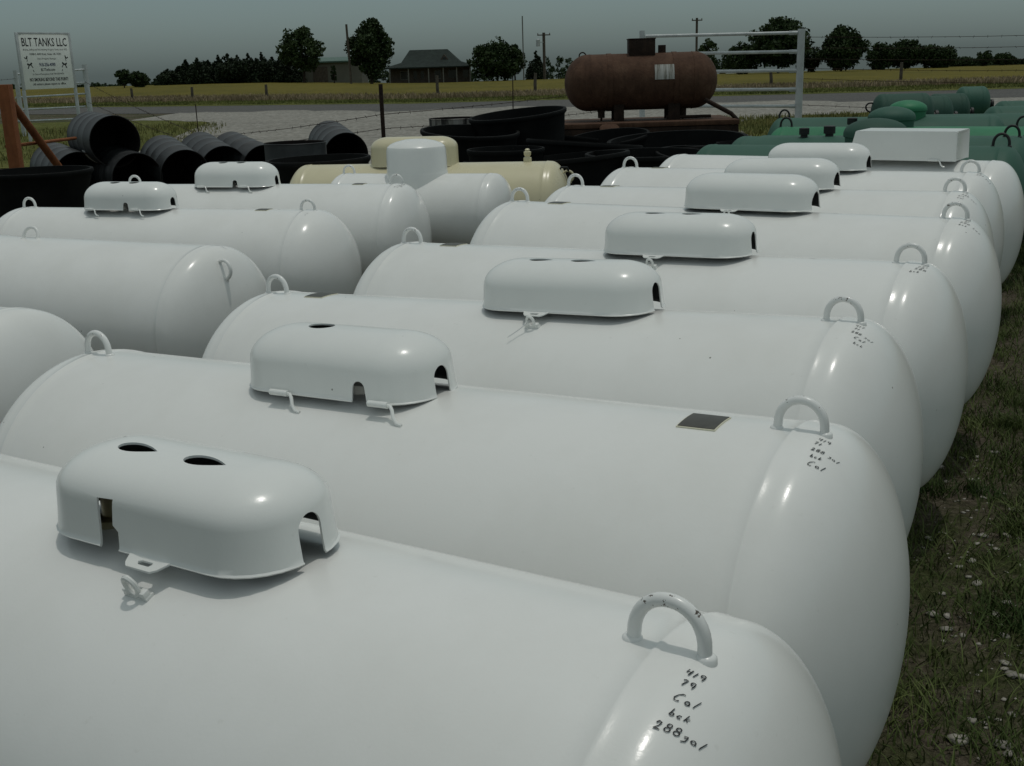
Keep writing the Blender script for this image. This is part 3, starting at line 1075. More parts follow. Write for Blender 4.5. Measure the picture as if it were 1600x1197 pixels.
add_tube(bm, [(SEAM + .10, -.06, TR + .305), (SEAM + .12, -.05, TR + .335), (SEAM + .16, -.02, TR + .33), (SEAM + .185, .02, TR + .27), (SEAM + .19, .03, TR + .18)], .009, 8)
link('strap', to_mesh(bm, 'strap', 40), M['black_iron'], tb)

# ------------------------------------------------------------------ green underground tanks
def dome_cap_mesh(rd, h):
    bm = bmesh.new()
    prof = [(-.06, rd * .92), (h * .30, rd * .95), (h * .34, rd), (h * .46, rd * 1.0)]
    for i in range(1, 11):
        t = i / 10 * math.pi / 2
        prof.append((h * .46 + h * .54 * math.sin(t), rd * math.cos(t) if i < 10 else 0))
    add_lathe(bm, prof, 40)
    return to_mesh(bm, 'dome_cover', 35)
DOME = dome_cap_mesh(.215, .185)
GCAP = bmesh.new()
add_lathe(GCAP, [(-.02, .028), (.02, .028), (.022, .04), (.07, .04), (.074, .03), (.074, 0)], 14)
GCAP = to_mesh(GCAP, 'valve_cap', 40)

def green_tank(right, yaw, z, label, mat, dome_x=None, dome_mat=None, dome_s=1.0, lugs=(1, 1), caps=(), hs=SEAM, shell=None, lug_mat=None):
    a, b = mid_ends(right, yaw, hs, z)
    m, rot = tank_frame(a, b)
    t = empty('green_tank', (m.x, m.y, m.z - 2 * TR))
    t.rotation_euler = rot
    tag(t, label, 'propane tank', 'green underground tanks behind the white rows')
    link('shell', (shell or SHELL).copy() if shell is None and False else (shell or SHELL_G), mat, t, (0, 0, TR)).data = (shell or SHELL_G)
    me = shell or SHELL_G
    o = t.children[0]
    o.material_slots[0].link = 'OBJECT'
    o.material_slots[0].material = mat
    for s, f in zip((-1, 1), lugs):
        if f:
            q = link('lifting_lug', LUG_G, M['black_iron'], t, (s * hs, 0, 2 * TR))
    if dome_x is not None:
        dm = link('dome_cover', DOME, mat, t, (dome_x, 0, 2 * TR))
        dm.scale = (dome_s,) * 3
        dm.material_slots[0].link = 'OBJECT'
        dm.material_slots[0].material = dome_mat or M['green_dark']
    for cx, cy, s in caps:
        c = link('valve_cap', GCAP, M['black_iron'], t, (cx, cy, 2 * TR - .005))
        c.scale = (s, s, s)
    return t
SHELL_G = shell_mesh('tank_shell', SEAM, TR, HD)
SHELL_S = shell_mesh('tank_shell', .34, TR * .7, .15)
LUG_G = lug_mesh(.050, .088, .0095)

def along(px, py, z, yaw, s):
    """right seam for a tank whose ridge passes the photo pixel (px,py), s metres to the right of that point"""
    p = on(px, py, z)
    return (p.x + s * math.cos(R_(yaw)), p.y + s * math.sin(R_(yaw)))

GY = -28
green_tank(along(1160, 226, Z0, GY, 1.75), GY, Z0, 'dull green tank directly behind the farthest white tank', M['green'], .17, M['green_dark'], 1.0, lugs=(0, 1))
green_tank(along(1215, 213, Z0, GY, 1.72), GY, Z0, 'dull green tank with a pair of black valve caps', M['green'], None, caps=((-.52, -.04, 1.0), (-.34, .03, 1.15)), lugs=(0, 1))
green_tank(along(1265, 198, Z0, GY, 1.75), GY, Z0, 'bright green tank carrying a mid green dome and black caps', M['green_bright'], -.07, M['green'], .92, caps=((-.40, 0, 1.1),))
green_tank(along(1235, 184, Z0, -20, 1.9), -20, Z0, 'long dull green tank farthest left among the green tanks with a dark lug ring', M['green'], .22, M['green_bright'], .85, lugs=(1, 0), caps=())
green_tank(along(1500, 178, Z0, -20, 1.4), -20, Z0, 'dull green tank reaching the right edge below the far domes', M['green'], None, lugs=(1, 1))
green_tank(along(1540, 199, Z0, GY, .72), GY, Z0, 'bright green tank whose rounded end shows past the boxy hood', M['green_bright'], None, lugs=(0, 1))
green_tank(along(1545, 212, Z0, GY, .30), GY, Z0, 'dull green tank end just behind the boxy white hood', M['green'], None, lugs=(0, 1))
for (px, py, yaw, s, mat, lab) in ((1600, 157, -12, 1.75, 'green', 'distant dull green tank at the right edge, topmost of the pair'), (1560, 166, -12, 1.95, 'green', 'distant dull green tank at the right edge, lower of the pair')):
    green_tank(along(px, py, Z0, yaw, s), yaw, Z0, lab, M[mat], None, lugs=(0, 0))

def loose(px0, px1, ptop, D, label, mat, ring=False, collar=True):
    """short domed green vessel standing beyond the long tanks"""
    c = at((px0 + px1) / 2, ptop, D)
    half = (px1 - px0) / 2 / FPX * D
    r = TR * .62
    me = shell_mesh('tank_shell', max(.05, half - .14), r, .14)
    t = empty('short_green_tank', (c.x, c.y, c.z - 2 * r), (0, 0, R_(-8)))
    tag(t, label, 'propane tank', 'short green tanks beyond the long ones')
    link('shell', me, mat, t, (0, 0, r))
    if ring:
        link('lifting_lug', LUG_G, M['black_iron'], t, (-half + .02, 0, r * 1.35), (0, R_(-70), 0))
    bm = bmesh.new()
    add_box(bm, (half * .55, 0, -.02), (.16, .3, .12), .01)
    add_box(bm, (-half * .55, 0, -.02), (.16, .3, .12), .01)
    add_box(bm, (0, 0, -.08 - (c.z - 2 * r - .08) / 2), (half * 1.5, .5, c.z - 2 * r - .08), .01)
    link('stand', to_mesh(bm, 'stand', 30), M['rust_dark'], t)
    if collar:
        bm = bmesh.new()
        add_lathe(bm, [(half - .10, .05), (half + .02, .05), (half + .02, .07), (half + .05, .07), (half + .05, 0)], 16, 'X', (0, 0, r * .9))
        link('collar', to_mesh(bm, 'collar', 40), M['black_iron'], t)
    return t
loose(1365, 1457, 146, 13.0, 'short dark green tank with a lug ring at its left end', M['green_dark'], True)
loose(1420, 1488, 150, 14.4, 'short dark green tank second in the far line of four', M['green_dark'])
loose(1450, 1514, 146, 15.6, 'short dark green tank third in the far line of four', M['green_dark'])
loose(1495, 1546, 135, 17.0, 'short dark green tank highest and farthest of the four', M['green'])

# ------------------------------------------------------------------ black barrels
def barrel_mesh(r=.292, L=.88):
    bm = bmesh.new()
    # outside, closed at -x, open at +x
    pr = [(-L, 0), (-L, r - .02), (-L - .008, r - .012), (-L - .012, r), (-L - .006, r + .006), (-L + .004, r + .002)]
    for c in (-L * .80, -L * .56, -L * .30):
        pr += [(c - .016, r), (c - .008, r + .003), (c, r + .005), (c + .008, r + .003), (c + .016, r)]
    pr += [(-.012, r), (-.008, r + .006), (-.002, r + .007), (0, r + .002)]
    add_lathe(bm, pr, 48, 'X', mat=0)
    add_lathe(bm, [(0, r + .002), (-.002, r - .006), (-.03, r - .006), (-L + .03, r - .006), (-L + .01, 0)], 48, 'X', mat=1)
    bmesh.ops.remove_doubles(bm, verts=bm.verts, dist=1e-6)
    me = to_mesh(bm, 'barrel', 40, recalc=False)
    bm = bmesh.new()
    bm.from_mesh(me)
    bmesh.ops.recalc_face_normals(bm, faces=bm.faces)
    bm.to_mesh(me)
    bm.free()
    me.materials.append(M['barrel'])
    me.materials.append(M['barrel_in'])
    return me
BARREL = barrel_mesh()
def barrel(face, yaw, pitch, label, sticker=False):
    t = empty('barrel', face)
    t.rotation_euler = (0, R_(pitch), R_(yaw))
    tag(t, label, 'barrel', 'black open ended barrels by the fence')
    link('drum_body', BARREL, None, t)
    if sticker:
        bm = bmesh.new()
        rr = .297
        vs = [[bm.verts.new((x, rr * math.cos(a), rr * math.sin(a))) for x in (-.40, -.30)] for a in [R_(202 + i * 8) for i in range(8)]]
        for A, B in zip(vs, vs[1:]):
            bm.faces.new((A[0], A[1], B[1], B[0]))
        r_ = bmesh.ops.extrude_face_region(bm, geom=list(bm.faces))
        for e in r_['geom']:
            if isinstance(e, bmesh.types.BMVert):
                e.co.y *= 1.006
                e.co.z *= 1.006
        link('paper_sticker', to_mesh(bm, 'paper_sticker', 30), M['paper'], t)
    return t

BY = -54
barrel(at(180, 221, 13.5), BY, 2, 'black barrel lying on top of the others with a white paper sticker', True)
barrel(at(124, 277, 13.5), BY + 2, 5, 'leftmost black barrel lying on the ground under the top one')
barrel(at(215, 279, 13.4), BY - 1, 4, 'black barrel on the ground half hidden under the right side of the top barrel')
barrel(at(290, 273, 13.6), BY - 4, 9, 'black barrel on the ground just right of the stack, its mouth wide open')
barrel(at(350, 266, 14.0), BY - 4, 9, 'black barrel on the ground fourth from the left')
barrel(at(412, 264, 14.2), BY + 3, 9, 'dark grey barrel lying partly behind the upright drum')
barrel(at(541, 243, 15.0), BY - 14, 8, 'ribbed black barrel lying open beside the cream hood')

def upright_drum(px, py, D, label, mat):
    p = at(px, py, D)
    h = max(.3, p.z)
    t = empty('upright_drum', (p.x, p.y, 0))
    tag(t, label, 'drum')
    bm = bmesh.new()
    r = .292
    pr = [(0, 0), (0, r), (h * .3, r), (h * .33, r + .01), (h * .36, r), (h * .63, r), (h * .66, r + .01), (h * .69, r), (h - .012, r), (h - .006, r + .007), (h, r + .003)]
    add_lathe(bm, pr, 48, mat=0)
    add_lathe(bm, [(h, r + .003), (h - .004, r - .007), (h - .3, r - .007), (.02, r - .007), (.02, 0)], 48, mat=1)
    bmesh.ops.remove_doubles(bm, verts=bm.verts, dist=1e-6)
    me = to_mesh(bm, 'drum_body', 40)
    link('drum_body', me, [mat, M['barrel_in']], t)
    return t

def streak_mat():
    m, n, l, b = nodes_of('streaked_galvanised')
    mp = n.new("ShaderNodeMapping")
    mp.inputs["Scale"].default_value = (8, 8, .7)
    l.new(texco(n, l), mp.inputs[0])
    t = noise(n, l, 1.6, 6, .65, vec=mp.outputs[0])
    r = ramp(n, l, t.outputs[0], [(.42, (.018, .016, .014)), (.50, (.20, .19, .17)), (.7, (.34, .33, .31))])
    l.new(r.outputs[0], b.inputs["Base Color"])
    b.inputs["Roughness"].default_value = .7
    return m
M['streak'] = streak_mat()
upright_drum(710, 184, 13.3, 'upright pale drum with dark streaks and an open top', M['streak'])
upright_drum(461, 222, 11.0, 'upright dark drum with an open top in front of the lying barrels', M['barrel'])

# ------------------------------------------------------------------ black tubs
def tub_mesh(r, h, taper=.72):
    bm = bmesh.new()
    pr = [(0, 0), (0, r * taper * .8), (.02, r * taper * .92), (.08, r * taper)]
    pr += [(.08 + (h - .14) * i / 5, r * (taper + (1 - taper) * i / 5)) for i in range(1, 6)]
    pr += [(h - .05, r * 1.015), (h - .035, r * 1.045), (h - .01, r * 1.05), (h, r * 1.04), (h, r * .985)]
    pr += [(.08 + (h - .14) * i / 5, r * (taper + (1 - taper) * i / 5) - .015) for i in range(5, 0, -1)]
    pr += [(.03, r * taper * .85), (.03, 0)]
    add_lathe(bm, pr, 56)
    return to_mesh(bm, 'black_tub', 40)
def tub(px, prim, D, wpx, h, label, tilt=(0, 0), taper=.72, z0=None, shape=None):
    p = at(px, prim, D)
    r = wpx / 2 / FPX * D / 1.05
    o = link('black_tub', shape or tub_mesh(r, h, taper), M['tub'], None, (p.x, p.y, p.z - h))
    o.rotation_euler = (R_(tilt[0]), R_(tilt[1]), 0)
    tag(o, label, 'tub', 'black round tubs stacked between the tanks and the fence')
    return o
tub(57, 266, 11.0, 166, .74, 'black tub at the left edge with flat rim and tapered sides', taper=.62)
tub(500, 247, 9.9, 160, .78, 'low black tub in front of the upright dark drum', tilt=(0, -1), taper=.8)
tub(728, 203, 12.0, 152, .86, 'wide black tub standing left of the tall bowl shaped one', tilt=(4, 3), taper=.85)
tub(821, 175, 12.6, 150, 1.02, 'tallest black bowl shaped tub with a slanting rim', tilt=(3, -5), taper=.80)
tub(905, 222, 11.4, 180, .62, 'black tub with shallow rim in front of the rusty trailer', tilt=(-3, 5), taper=.9)
tub(1060, 216, 12.0, 215, .62, 'widest black tub with pale rim line in front of the rusty trailer', tilt=(3, -2), taper=.9)
tub(890, 244, 10.2, 200, .58, 'black tub just behind the cream tank valve', tilt=(-2, -4), taper=.92)
tub(1010, 238, 10.4, 190, .58, 'black tub behind the looped lugs of the white row', taper=.92)
tub(790, 232, 10.8, 120, .66, 'black tub between the cream hood and the tall bowl', taper=.9)
tub(1150, 222, 11.2, 60, .62, 'small black tub beside the first green tank', taper=.9)

tub(958, 211, 12.9, 130, .72, 'black tub leaning against the trailer below the brown tank', tilt=(6, -6), taper=.8)
tub(872, 212, 13.2, 100, .80, 'black tub right of the tall bowl, close to the trailer end', tilt=(-4, 7), taper=.8)
tub(1095, 238, 10.9, 150, .50, 'black tub low beside the left end of the farthest white tank', tilt=(5, 3), taper=.85)
tub(770, 256, 9.8, 110, .52, 'black tub just behind the cream tank hood on its right', tilt=(-3, 5), taper=.85)
# ------------------------------------------------------------------ rusty tank on its trailer
D = 15.0
c = at(1001, 127.5, D)
rr = 41.5 / FPX * D
hl = 115 / FPX * D
t = empty('rusty_tank', (c.x, c.y, c.z - rr), (0, 0, R_(-1)))
tag(t, 'large rusty brown tank with a square hatch and a pale label on its side', 'tank')
HR = .33
bm = bmesh.new()
add_lathe(bm, shell_profile(hl - HR, rr, HR, .004), 72, 'X')
link('shell', to_mesh(bm, 'shell', 50), M['rust'], t, (0, 0, rr))
for bx in (-.41, .42):
    bm = bmesh.new()
    add_lathe(bm, [(bx - .03, rr - .005), (bx - .03, rr + .006), (bx + .03, rr + .006), (bx + .03, rr - .005)], 72, 'X')
    link('band', to_mesh(bm, 'band', 30), M['rust'], t, (0, 0, rr))
bm = bmesh.new()
add_box(bm, (0, 0, .06), (.33, .30, .22), .006)
add_box(bm, (0, 0, .172), (.345, .315, .012), .003)
link('hatch_box', to_mesh(bm, 'hatch_box', 30), M['rust_dark'], t, (.005, 0, 2 * rr))
bm = bmesh.new()
add_box(bm, (0, 0, .04), (.09, .09, .1), .005)
link('vent_stub', to_mesh(bm, 'vent_stub', 30), M['rust_dark'], t, (.27, 0, 2 * rr))
bm = bmesh.new()
vs = []
for i in range(7):
    a_ = R_(4 + i * 5.2)
    vs.append([bm.verts.new((x, -(rr + .004) * math.cos(a_), (rr + .004) * math.sin(a_))) for x in (.145, .39)])
for A, B in zip(vs, vs[1:]):
    bm.faces.new((A[0], A[1], B[1], B[0]))
r_ = bmesh.ops.extrude_face_region(bm, geom=list(bm.faces))
for e in r_['geom']:
    if isinstance(e, bmesh.types.BMVert):
        e.co.y *= .985
        e.co.z *= .985
def label_mat():
    m, n, l, b = nodes_of('peeling_label')
    mp = n.new("ShaderNodeMapping")
    mp.inputs["Scale"].default_value = (14, 1, 1.2)
    l.new(texco(n, l), mp.inputs[0])
    t_ = noise(n, l, 2.0, 6, .7, vec=mp.outputs[0])
    r = ramp(n, l, t_.outputs[0], [(.36, (.10, .09, .06)), (.5, (.36, .36, .33)), (.7, (.52, .52, .50))])
    l.new(r.outputs[0], b.inputs["Base Color"])
    b.inputs["Roughness"].default_value = .8
    return m
link('label_plate', to_mesh(bm, 'label_plate', 30), label_mat(), t, (0, 0, rr))
lug = link('lifting_lug', LUG, None, t, (-hl + .24, 0, 2 * rr - .03), (0, R_(-18), 0))
lug.material_slots[0].link = 'OBJECT'
lug.material_slots[0].material = M['rust_dark']
PZ = at(1000, 187, D).z
for px in (965, 1050):
    lx = at(px, 150, D).x - c.x
    for ly in (-.2, .2):
        bm = bmesh.new()
        h0 = PZ - (c.z - rr)
        add_box(bm, (0, 0, (rr * .55 + h0) / 2), (.13 if px < 1000 else .15, .05, rr * .55 - h0), .006)
        link('leg', to_mesh(bm, 'leg', 30), M['rust_dark'], t, (lx, ly, 0))
for px in (939, 1066):
    lx = at(px, 150, D).x - c.x
    bm = bmesh.new()
    add_lathe(bm, [(-.13, 0), (-.13, .012), (-.09, .014), (-.085, .045), (-.02, .045), (.05, .05)], 16)
    link('drain_valve', to_mesh(bm, 'drain_valve', 40), M['rust_dark'], t, (lx, -.05, 0))

pl0, pl1 = at(846, 190, D), at(1140, 184, D)
t = empty('flatbed_trailer', ((pl0.x + pl1.x) / 2, D, 0))
tag(t, 'rusty flatbed trailer carrying the brown tank', 'trailer')
W = pl1.x - pl0.x
bm = bmesh.new()
add_box(bm, (0, 0, PZ - .03), (W, 1.3, .06), .008)
link('deck', to_mesh(bm, 'deck', 30), M['rust'], t)
bm = bmesh.new()
for sy in (-.6, .6):
    add_box(bm, (0, sy, PZ - .15), (W * .995, .06, .17), .006)
for sx in (-.48, 0, .48):
    add_box(bm, (W * sx, 0, PZ - .14), (.06, 1.13, .12), .004)
link('frame', to_mesh(bm, 'frame', 30), M['rust_dark'], t)
for sx in (-.62, .55):
    for sy in (-.52, .52):
        bm = bmesh.new()
        add_lathe(bm, [(-.09, 0), (-.09, .16), (-.10, .17), (-.09, .24), (-.05, .27), (.05, .27), (.09, .24), (.10, .17), (.09, .16), (.09, 0)], 32, 'Z')
        link('wheel', to_mesh(bm, 'wheel', 40), M['wheel'], t, (sx, sy, .27), (R_(90), 0, 0))
bm = bmesh.new()
add_tube(bm, [(W / 2 - .38, -.3, PZ + .24), (W / 2 - .05, -.34, PZ + .06), (W / 2 + .03, -.35, PZ - .02), (W / 2, -.36, PZ - .12)], .028, 10)
add_tube(bm, [(W / 2 - .85, -.2, PZ + .03), (W / 2 - .28, -.2, PZ + .03)], .02, 10)
link('loose_pipe', to_mesh(bm, 'loose_pipe', 40), M['rust_dark'], t)
bm = bmesh.new()
add_lathe(bm, [(-.12, 0), (-.12, .10), (-.08, .13), (.08, .13), (.12, .10), (.12, 0)], 24, 'X')
link('hub', to_mesh(bm, 'hub', 40), M['rust'], t, (-W * .165, -.66, PZ - .14))

# ------------------------------------------------------------------ metal pipe gates, sign, posts, wire
def pipe_between(name, p, q, r, mat, parent, n=12):
    bm = bmesh.new()
    add_tube(bm, [p, q], r, n)
    return link(name, to_mesh(bm, name, 40), mat, parent)

D = 20.0
t = empty('pipe_gate', (0, 0, 0))
tag(t, 'galvanised pipe gate panel with five rails behind the rusty tank', 'gate')
pl = at(1003.5, 48, D)
pr = at(1252.5, 45, D - .3)
o0 = Vector((pl.x, pl.y, 0))
t.location = o0
pipe_between('post', (0, 0, -.1), (0, 0, pl.z), .048, M['galv'], t)
pipe_between('post', Vector((pr.x, pr.y, -.1)) - o0, Vector((pr.x, pr.y, pr.z)) - o0, .062, M['galv'], t)
for (ya, yb) in ((57, 51), (85, 80.5), (113, 110), (141, 139.5), (166, 166)):
    A = at(1004, ya, D) - o0
    B = at(1252, yb, D - .3) - o0
    dv = (B - A).normalized()
    bm = bmesh.new()
    add_tube(bm, [A + dv * .05, B - dv * .34, B - dv * .06], [.027, .027, .027], 12)
    add_box(bm, B - dv * .12, (.16, .02, .07), .004)
    link('rail', to_mesh(bm, 'rail', 40), M['galv'], t)

t = empty('pipe_gate', (0, 0, 0))
tag(t, 'galvanised pipe gate panel with five rails behind the tanks sign', 'gate')
pl = at(23.5, 110, 32)
pr = at(131.5, 101, 34.5)
o0 = Vector((pl.x, pl.y, 0))
t.location = o0
pipe_between('post', (0, 0, -.1), (0, 0, pl.z), .06, M['galv'], t)
pipe_between('post', Vector((pr.x, pr.y, -.1)) - o0, Vector((pr.x, pr.y, pr.z)) - o0, .075, M['galv'], t)
for (ya, yb) in ((116, 108.5), (136, 129), (152.5, 146.5), (172, 166.5), (190, 185)):
    A = at(24.5, ya, 32) - o0
    B = at(133.5, yb, 34.5) - o0
    pipe_between('rail', A, B, .026, M['galv'], t)

# sign board
DL, DR = 29.2, 30.6
tl, bl = at(25, 51, DL), at(37, 140.5, DL)
tr_, br = at(108.5, 55.5, DR), at(116.5, 137, DR)
zt, zb = (tl.z + tr_.z) / 2, (bl.z + br.z) / 2
xl = Vector(((tl.x + bl.x) / 2, DL, 0))
xr = Vector(((tr_.x + br.x) / 2, DR, 0))
dv = xr - xl
SW, SH = dv.length, zt - zb
t = empty('business_sign', xl, (0, 0, math.atan2(dv.y, dv.x)))
tag(t, 'white business sign with black lettering on two pipe posts', 'sign')
bm = bmesh.new()
add_box(bm, (SW / 2, 0, zb + SH / 2), (SW, .03, SH), .003)
link('board', to_mesh(bm, 'board', 30), M['sign'], t)
bm = bmesh.new()
for x in (.0, SW):
    add_box(bm, (x, .0, zb + SH / 2), (.07, .05, SH + .07), .004)
for z in (zb + SH + .018,):
    add_box(bm, (SW / 2, .0, z), (SW - .07, .05, .05), .004)
link('frame', to_mesh(bm, 'frame', 30), M['galv'], t)
for x in (.0, SW):
    pipe_between('post', (x, .01, -.1), (x, .01, zb - .03), .045, M['galv'], t)

def sign_line(text, xc, zc, w, h, mat, bold=0.0):
    cu = bpy.data.curves.new('lettering', 'FONT')
    cu.body = text
    cu.align_x = 'CENTER'
    cu.align_y = 'CENTER'
    cu.size = 1
    cu.offset = bold
    cu.resolution_u = 2
    o = bpy.data.objects.new('lettering', cu)
    COL.objects.link(o)
    bpy.context.view_layer.update()
    me = bpy.data.meshes.new_from_object(o.evaluated_get(bpy.context.evaluated_depsgraph_get()))
    bpy.data.objects.remove(o)
    co = np.zeros(len(me.vertices) * 3, dtype=np.float32)
    me.vertices.foreach_get("co", co)
    co = co.reshape(-1, 3)
    mn, mx = co.min(0), co.max(0)
    co[:, 0] = (co[:, 0] - (mn[0] + mx[0]) / 2) / (mx[0] - mn[0]) * w
    co[:, 1] = (co[:, 1] - (mn[1] + mx[1]) / 2) / (mx[1] - mn[1]) * h
    me.vertices.foreach_set("co", co.ravel())
    me.materials.clear()
    q = link('lettering', me, mat, t, (xc, -.0185, zc), (R_(90), 0, 0))
    return q
def fz(f):
    return zb + SH * (1 - f)
def fx(f):
    return SW * f
sign_line('BLT TANKS LLC', fx(.5), fz(.145), SW * .86, SH * .155, M['signtext'], .012)
sign_line('Buying, Selling and Refurbishing Propane Tanks since 1972', fx(.5), fz(.285), SW * .84, SH * .04, M['signtext'])
sign_line('10388 S. 4490 Road, Vinita, OK 74301', fx(.49), fz(.365), SW * .60, SH * .045, M['signtext'], .01)
sign_line('Used Propane Storage', fx(.5), fz(.45), SW * .36, SH * .042, M['signtext'])
sign_line('918-256-4090', fx(.5), fz(.555), SW * .31, SH * .068, M['signblue'], .02)
sign_line('BLTTanks.com', fx(.5), fz(.645), SW * .27, SH * .05, M['signtext'], .012)
sign_line('In Case of Emergency Call 918-256-4076', fx(.5), fz(.73), SW * .60, SH * .04, M['signtext'])
sign_line('NO SMOKING BEYOND THIS POINT!', fx(.5), fz(.825), SW * .74, SH * .065, M['signtext'], .022)
sign_line('All visitors please report to office.', fx(.5), fz(.915), SW * .64, SH * .055, M['signtext'], .014)
def emblem(cx, cf, mir):
    bm = bmesh.new()
    def st(pts, w):
        pts = [Vector((cx + mir * x, -.0185, fz(cf) - y)) for x, y in pts]
        L = []
        for i, p in enumerate(pts):
            tt = (pts[min(i + 1, len(pts) - 1)] - pts[max(i - 1, 0)]).normalized()
            n_ = Vector((tt.z, 0, -tt.x)) * w
            L.append((bm.verts.new(p + n_), bm.verts.new(p - n_)))
        for A, B in zip(L, L[1:]):
            bm.faces.new((A[0], A[1], B[1], B[0]))
    st([(-.06, -.13), (-.01, -.10), (.03, -.17)], .016)
    st([(.02, -.13), (.02, -.06), (.0, -.03)], .007)
    st([(.0, .02), (.05, .05), (.10, .04), (.14, 0)], .022)
    st([(.05, .06), (.01, .14)], .014)
    st([(.11, .05), (.16, .12)], .011)
    st([(.15, .17), (.18, .22)], .008)
    link('emblem', to_mesh(bm, 'emblem'), M['signtext'], t)
emblem(fx(.12), .52, 1)
emblem(fx(.88), .52, -1)

# orange corner post with brace
t = empty('fence_corner_post', (0, 0, 0))
tag(t, 'rust orange square steel corner post with a diagonal brace', 'fence post')
p = at(7, 132, 11.8)
t.location = (p.x, p.y, 0)
bm = bmesh.new()
add_box(bm, (0, 0, p.z / 2 - .1), (.115, .115, p.z + .2), .006)
link('post', to_mesh(bm, 'post', 30), M['orange_rust'], t)
q0 = at(10, 150, 11.8) - t.location
q1 = at(75, 238, 12.6) - t.location
ext = q1 + (q1 - q0) * ((q1.z) / (q0.z - q1.z))
pipe_between('brace', q0, ext, .042, M['orange_rust'], t)
pipe_between('rail', at(10, 229, 11.85) - t.location, at(118, 216, 13.4) - t.location, .018, M['orange_rust'], t)

# steel T posts, thin rods
def post(px0, py0, D, r, name, label, mat, cat='fence post', group=None, zb=0.0):
    p = at(px0, py0, D)
    z0 = hg(p.x, p.y) + zb
    bm = bmesh.new()
    if name == 'steel_post':
        add_box(bm, (0, 0, (p.z - z0) / 2 - .1), (r * 2, .008, p.z - z0 + .2), .002)
        add_box(bm, (0, .014, (p.z - z0) / 2 - .1), (.008, .024, p.z - z0 + .2), .001)
        for k in range(int((p.z - z0) / .06)):
            add_box(bm, (0, -.006, .06 * k + .03), (.012, .01, .02), .001)
    else:
        add_tube(bm, [(0, 0, -.2), (random.uniform(-.02, .02), 0, (p.z - z0) * .5), (random.uniform(-.03, .03), 0, p.z - z0)], [r, r, r * .9], 10)
    o = link(name, to_mesh(bm, name, 40), mat, None, (p.x, p.y, z0))
    return tag(o, label, cat, group)
post(594.5, 131.5, 14.6, .026, 'steel_post', 'dark steel fence post standing in front of the gravel drive', M['rust_dark'])
post(306, 163, 19, .009, 'marker_rod', 'thin bent rod standing behind the black barrels', M['rust_dark'], 'rod')
post(799.5, 118, 21, .010, 'marker_rod', 'thin rod standing behind the tallest black tub', M['rust_dark'], 'rod')

# barbed wires
def wire(pts, label, group=None):
    bm = bmesh.new()
    for A, B in zip(pts, pts[1:]):
        A, B = Vector(A), Vector(B)
        L = (B - A).length
        n = max(4, int(L / 1.2))
        P = []
        for i in range(n + 1):
            f = i / n
            p = A.lerp(B, f)
            p.z -= .05 * math.sin(math.pi * f) * min(1, L / 8)
            P.append(p)
        add_tube(bm, P, .0042, 5)
        k = int(L / .22)
        for i in range(k):
            p = A.lerp(B, (i + .5) / k)
            p.z -= .05 * math.sin(math.pi * (i + .5) / k) * min(1, L / 8)
            a_ = random.uniform(0, 3)
            d_ = Vector((.02 * math.cos(a_), 0, .022 * math.sin(a_)))
            add_tube(bm, [p - d_, p + d_], .003, 4)
    o = link('barbed_wire', to_mesh(bm, 'barbed_wire'), M['rust_dark'])
    return tag(o, label, 'wire', group)
gx = at(1252, 60, 19.7)
for i, (y0, y1) in enumerate(((58, 52.5), (75, 70), (92, 90), (107, 107), (123, 127), (164, 172))):
    wire([at(1253, y0, 19.7), at(1800, y1 + (y1 - y0) * .57, 19.0)],
         ('topmost', 'second', 'third', 'fourth', 'fifth', 'lowest')[i] + ' barbed wire strand running right from the gate post', 'barbed wire strands right of the gate')
wire([at(-60, 128, 30), at(25, 123, 31.9)], 'barbed wire strand at the left edge reaching the sign gate')
wire([at(133, 128, 34.4), at(320, 214, 18), at(596, 179, 14.6), at(1003, 132, 20)], 'upper barbed wire strand crossing the gravel to the steel post', 'barbed wire strands over the gravel')
wire([at(138, 160, 34.4), at(330, 232, 18), at(599, 201, 14.6), at(1003, 166, 20)], 'lower barbed wire strand crossing the gravel to the steel post', 'barbed wire strands over the gravel')

# wooden fence posts along the field
for i, (px, py, D) in enumerate(((205, 138, 72), (299, 136, 70), (415, 132, 68), (683, 118, 64), (836, 114, 62), (1205, 112, 60), (1409, 97, 60), (1003, 121, 62))):
    w = ('left of the sheds', 'below the conifer row', 'below the willow', 'in front of the farmhouse', 'below the far utility pole', 'right of the pipe gate rails', 'below the right tree line', 'behind the rusty tank')[i]
    post(px, py, D, .085, 'wooden_post', 'weathered wooden fence post at the field edge, ' + w, M['wood'], 'fence post', 'wooden posts along the field')

# ------------------------------------------------------------------ distant trees, poles and buildings
def leaf_cloud(centers, radii, per, size, squash=.8):
    n = len(centers) * per
    C_ = np.repeat(np.asarray(centers), per, 0)
    R__ = np.repeat(np.asarray(radii), per)
    d = rng.normal(0, 1, (n, 3))
    d /= np.linalg.norm(d, axis=1)[:, None]
    rad = R__ * rng.uniform(.25, 1.0, n) ** .5
    P = C_ + d * rad[:, None] * np.array([1, 1, squash])
    s = size * rng.uniform(.5, 1.3, n)
    u = rng.normal(0, 1, (n, 3))
    u /= np.linalg.norm(u, axis=1)[:, None]
    v = np.cross(u, rng.normal(0, 1, (n, 3)))
    v /= np.linalg.norm(v, axis=1)[:, None]
    V = np.stack([P - u * s[:, None], P + v * s[:, None] * .6, P + u * s[:, None], P - v * s[:, None] * .6], 1).reshape(-1, 3)
    F = np.arange(n * 4).reshape(-1, 4)
    return V, F

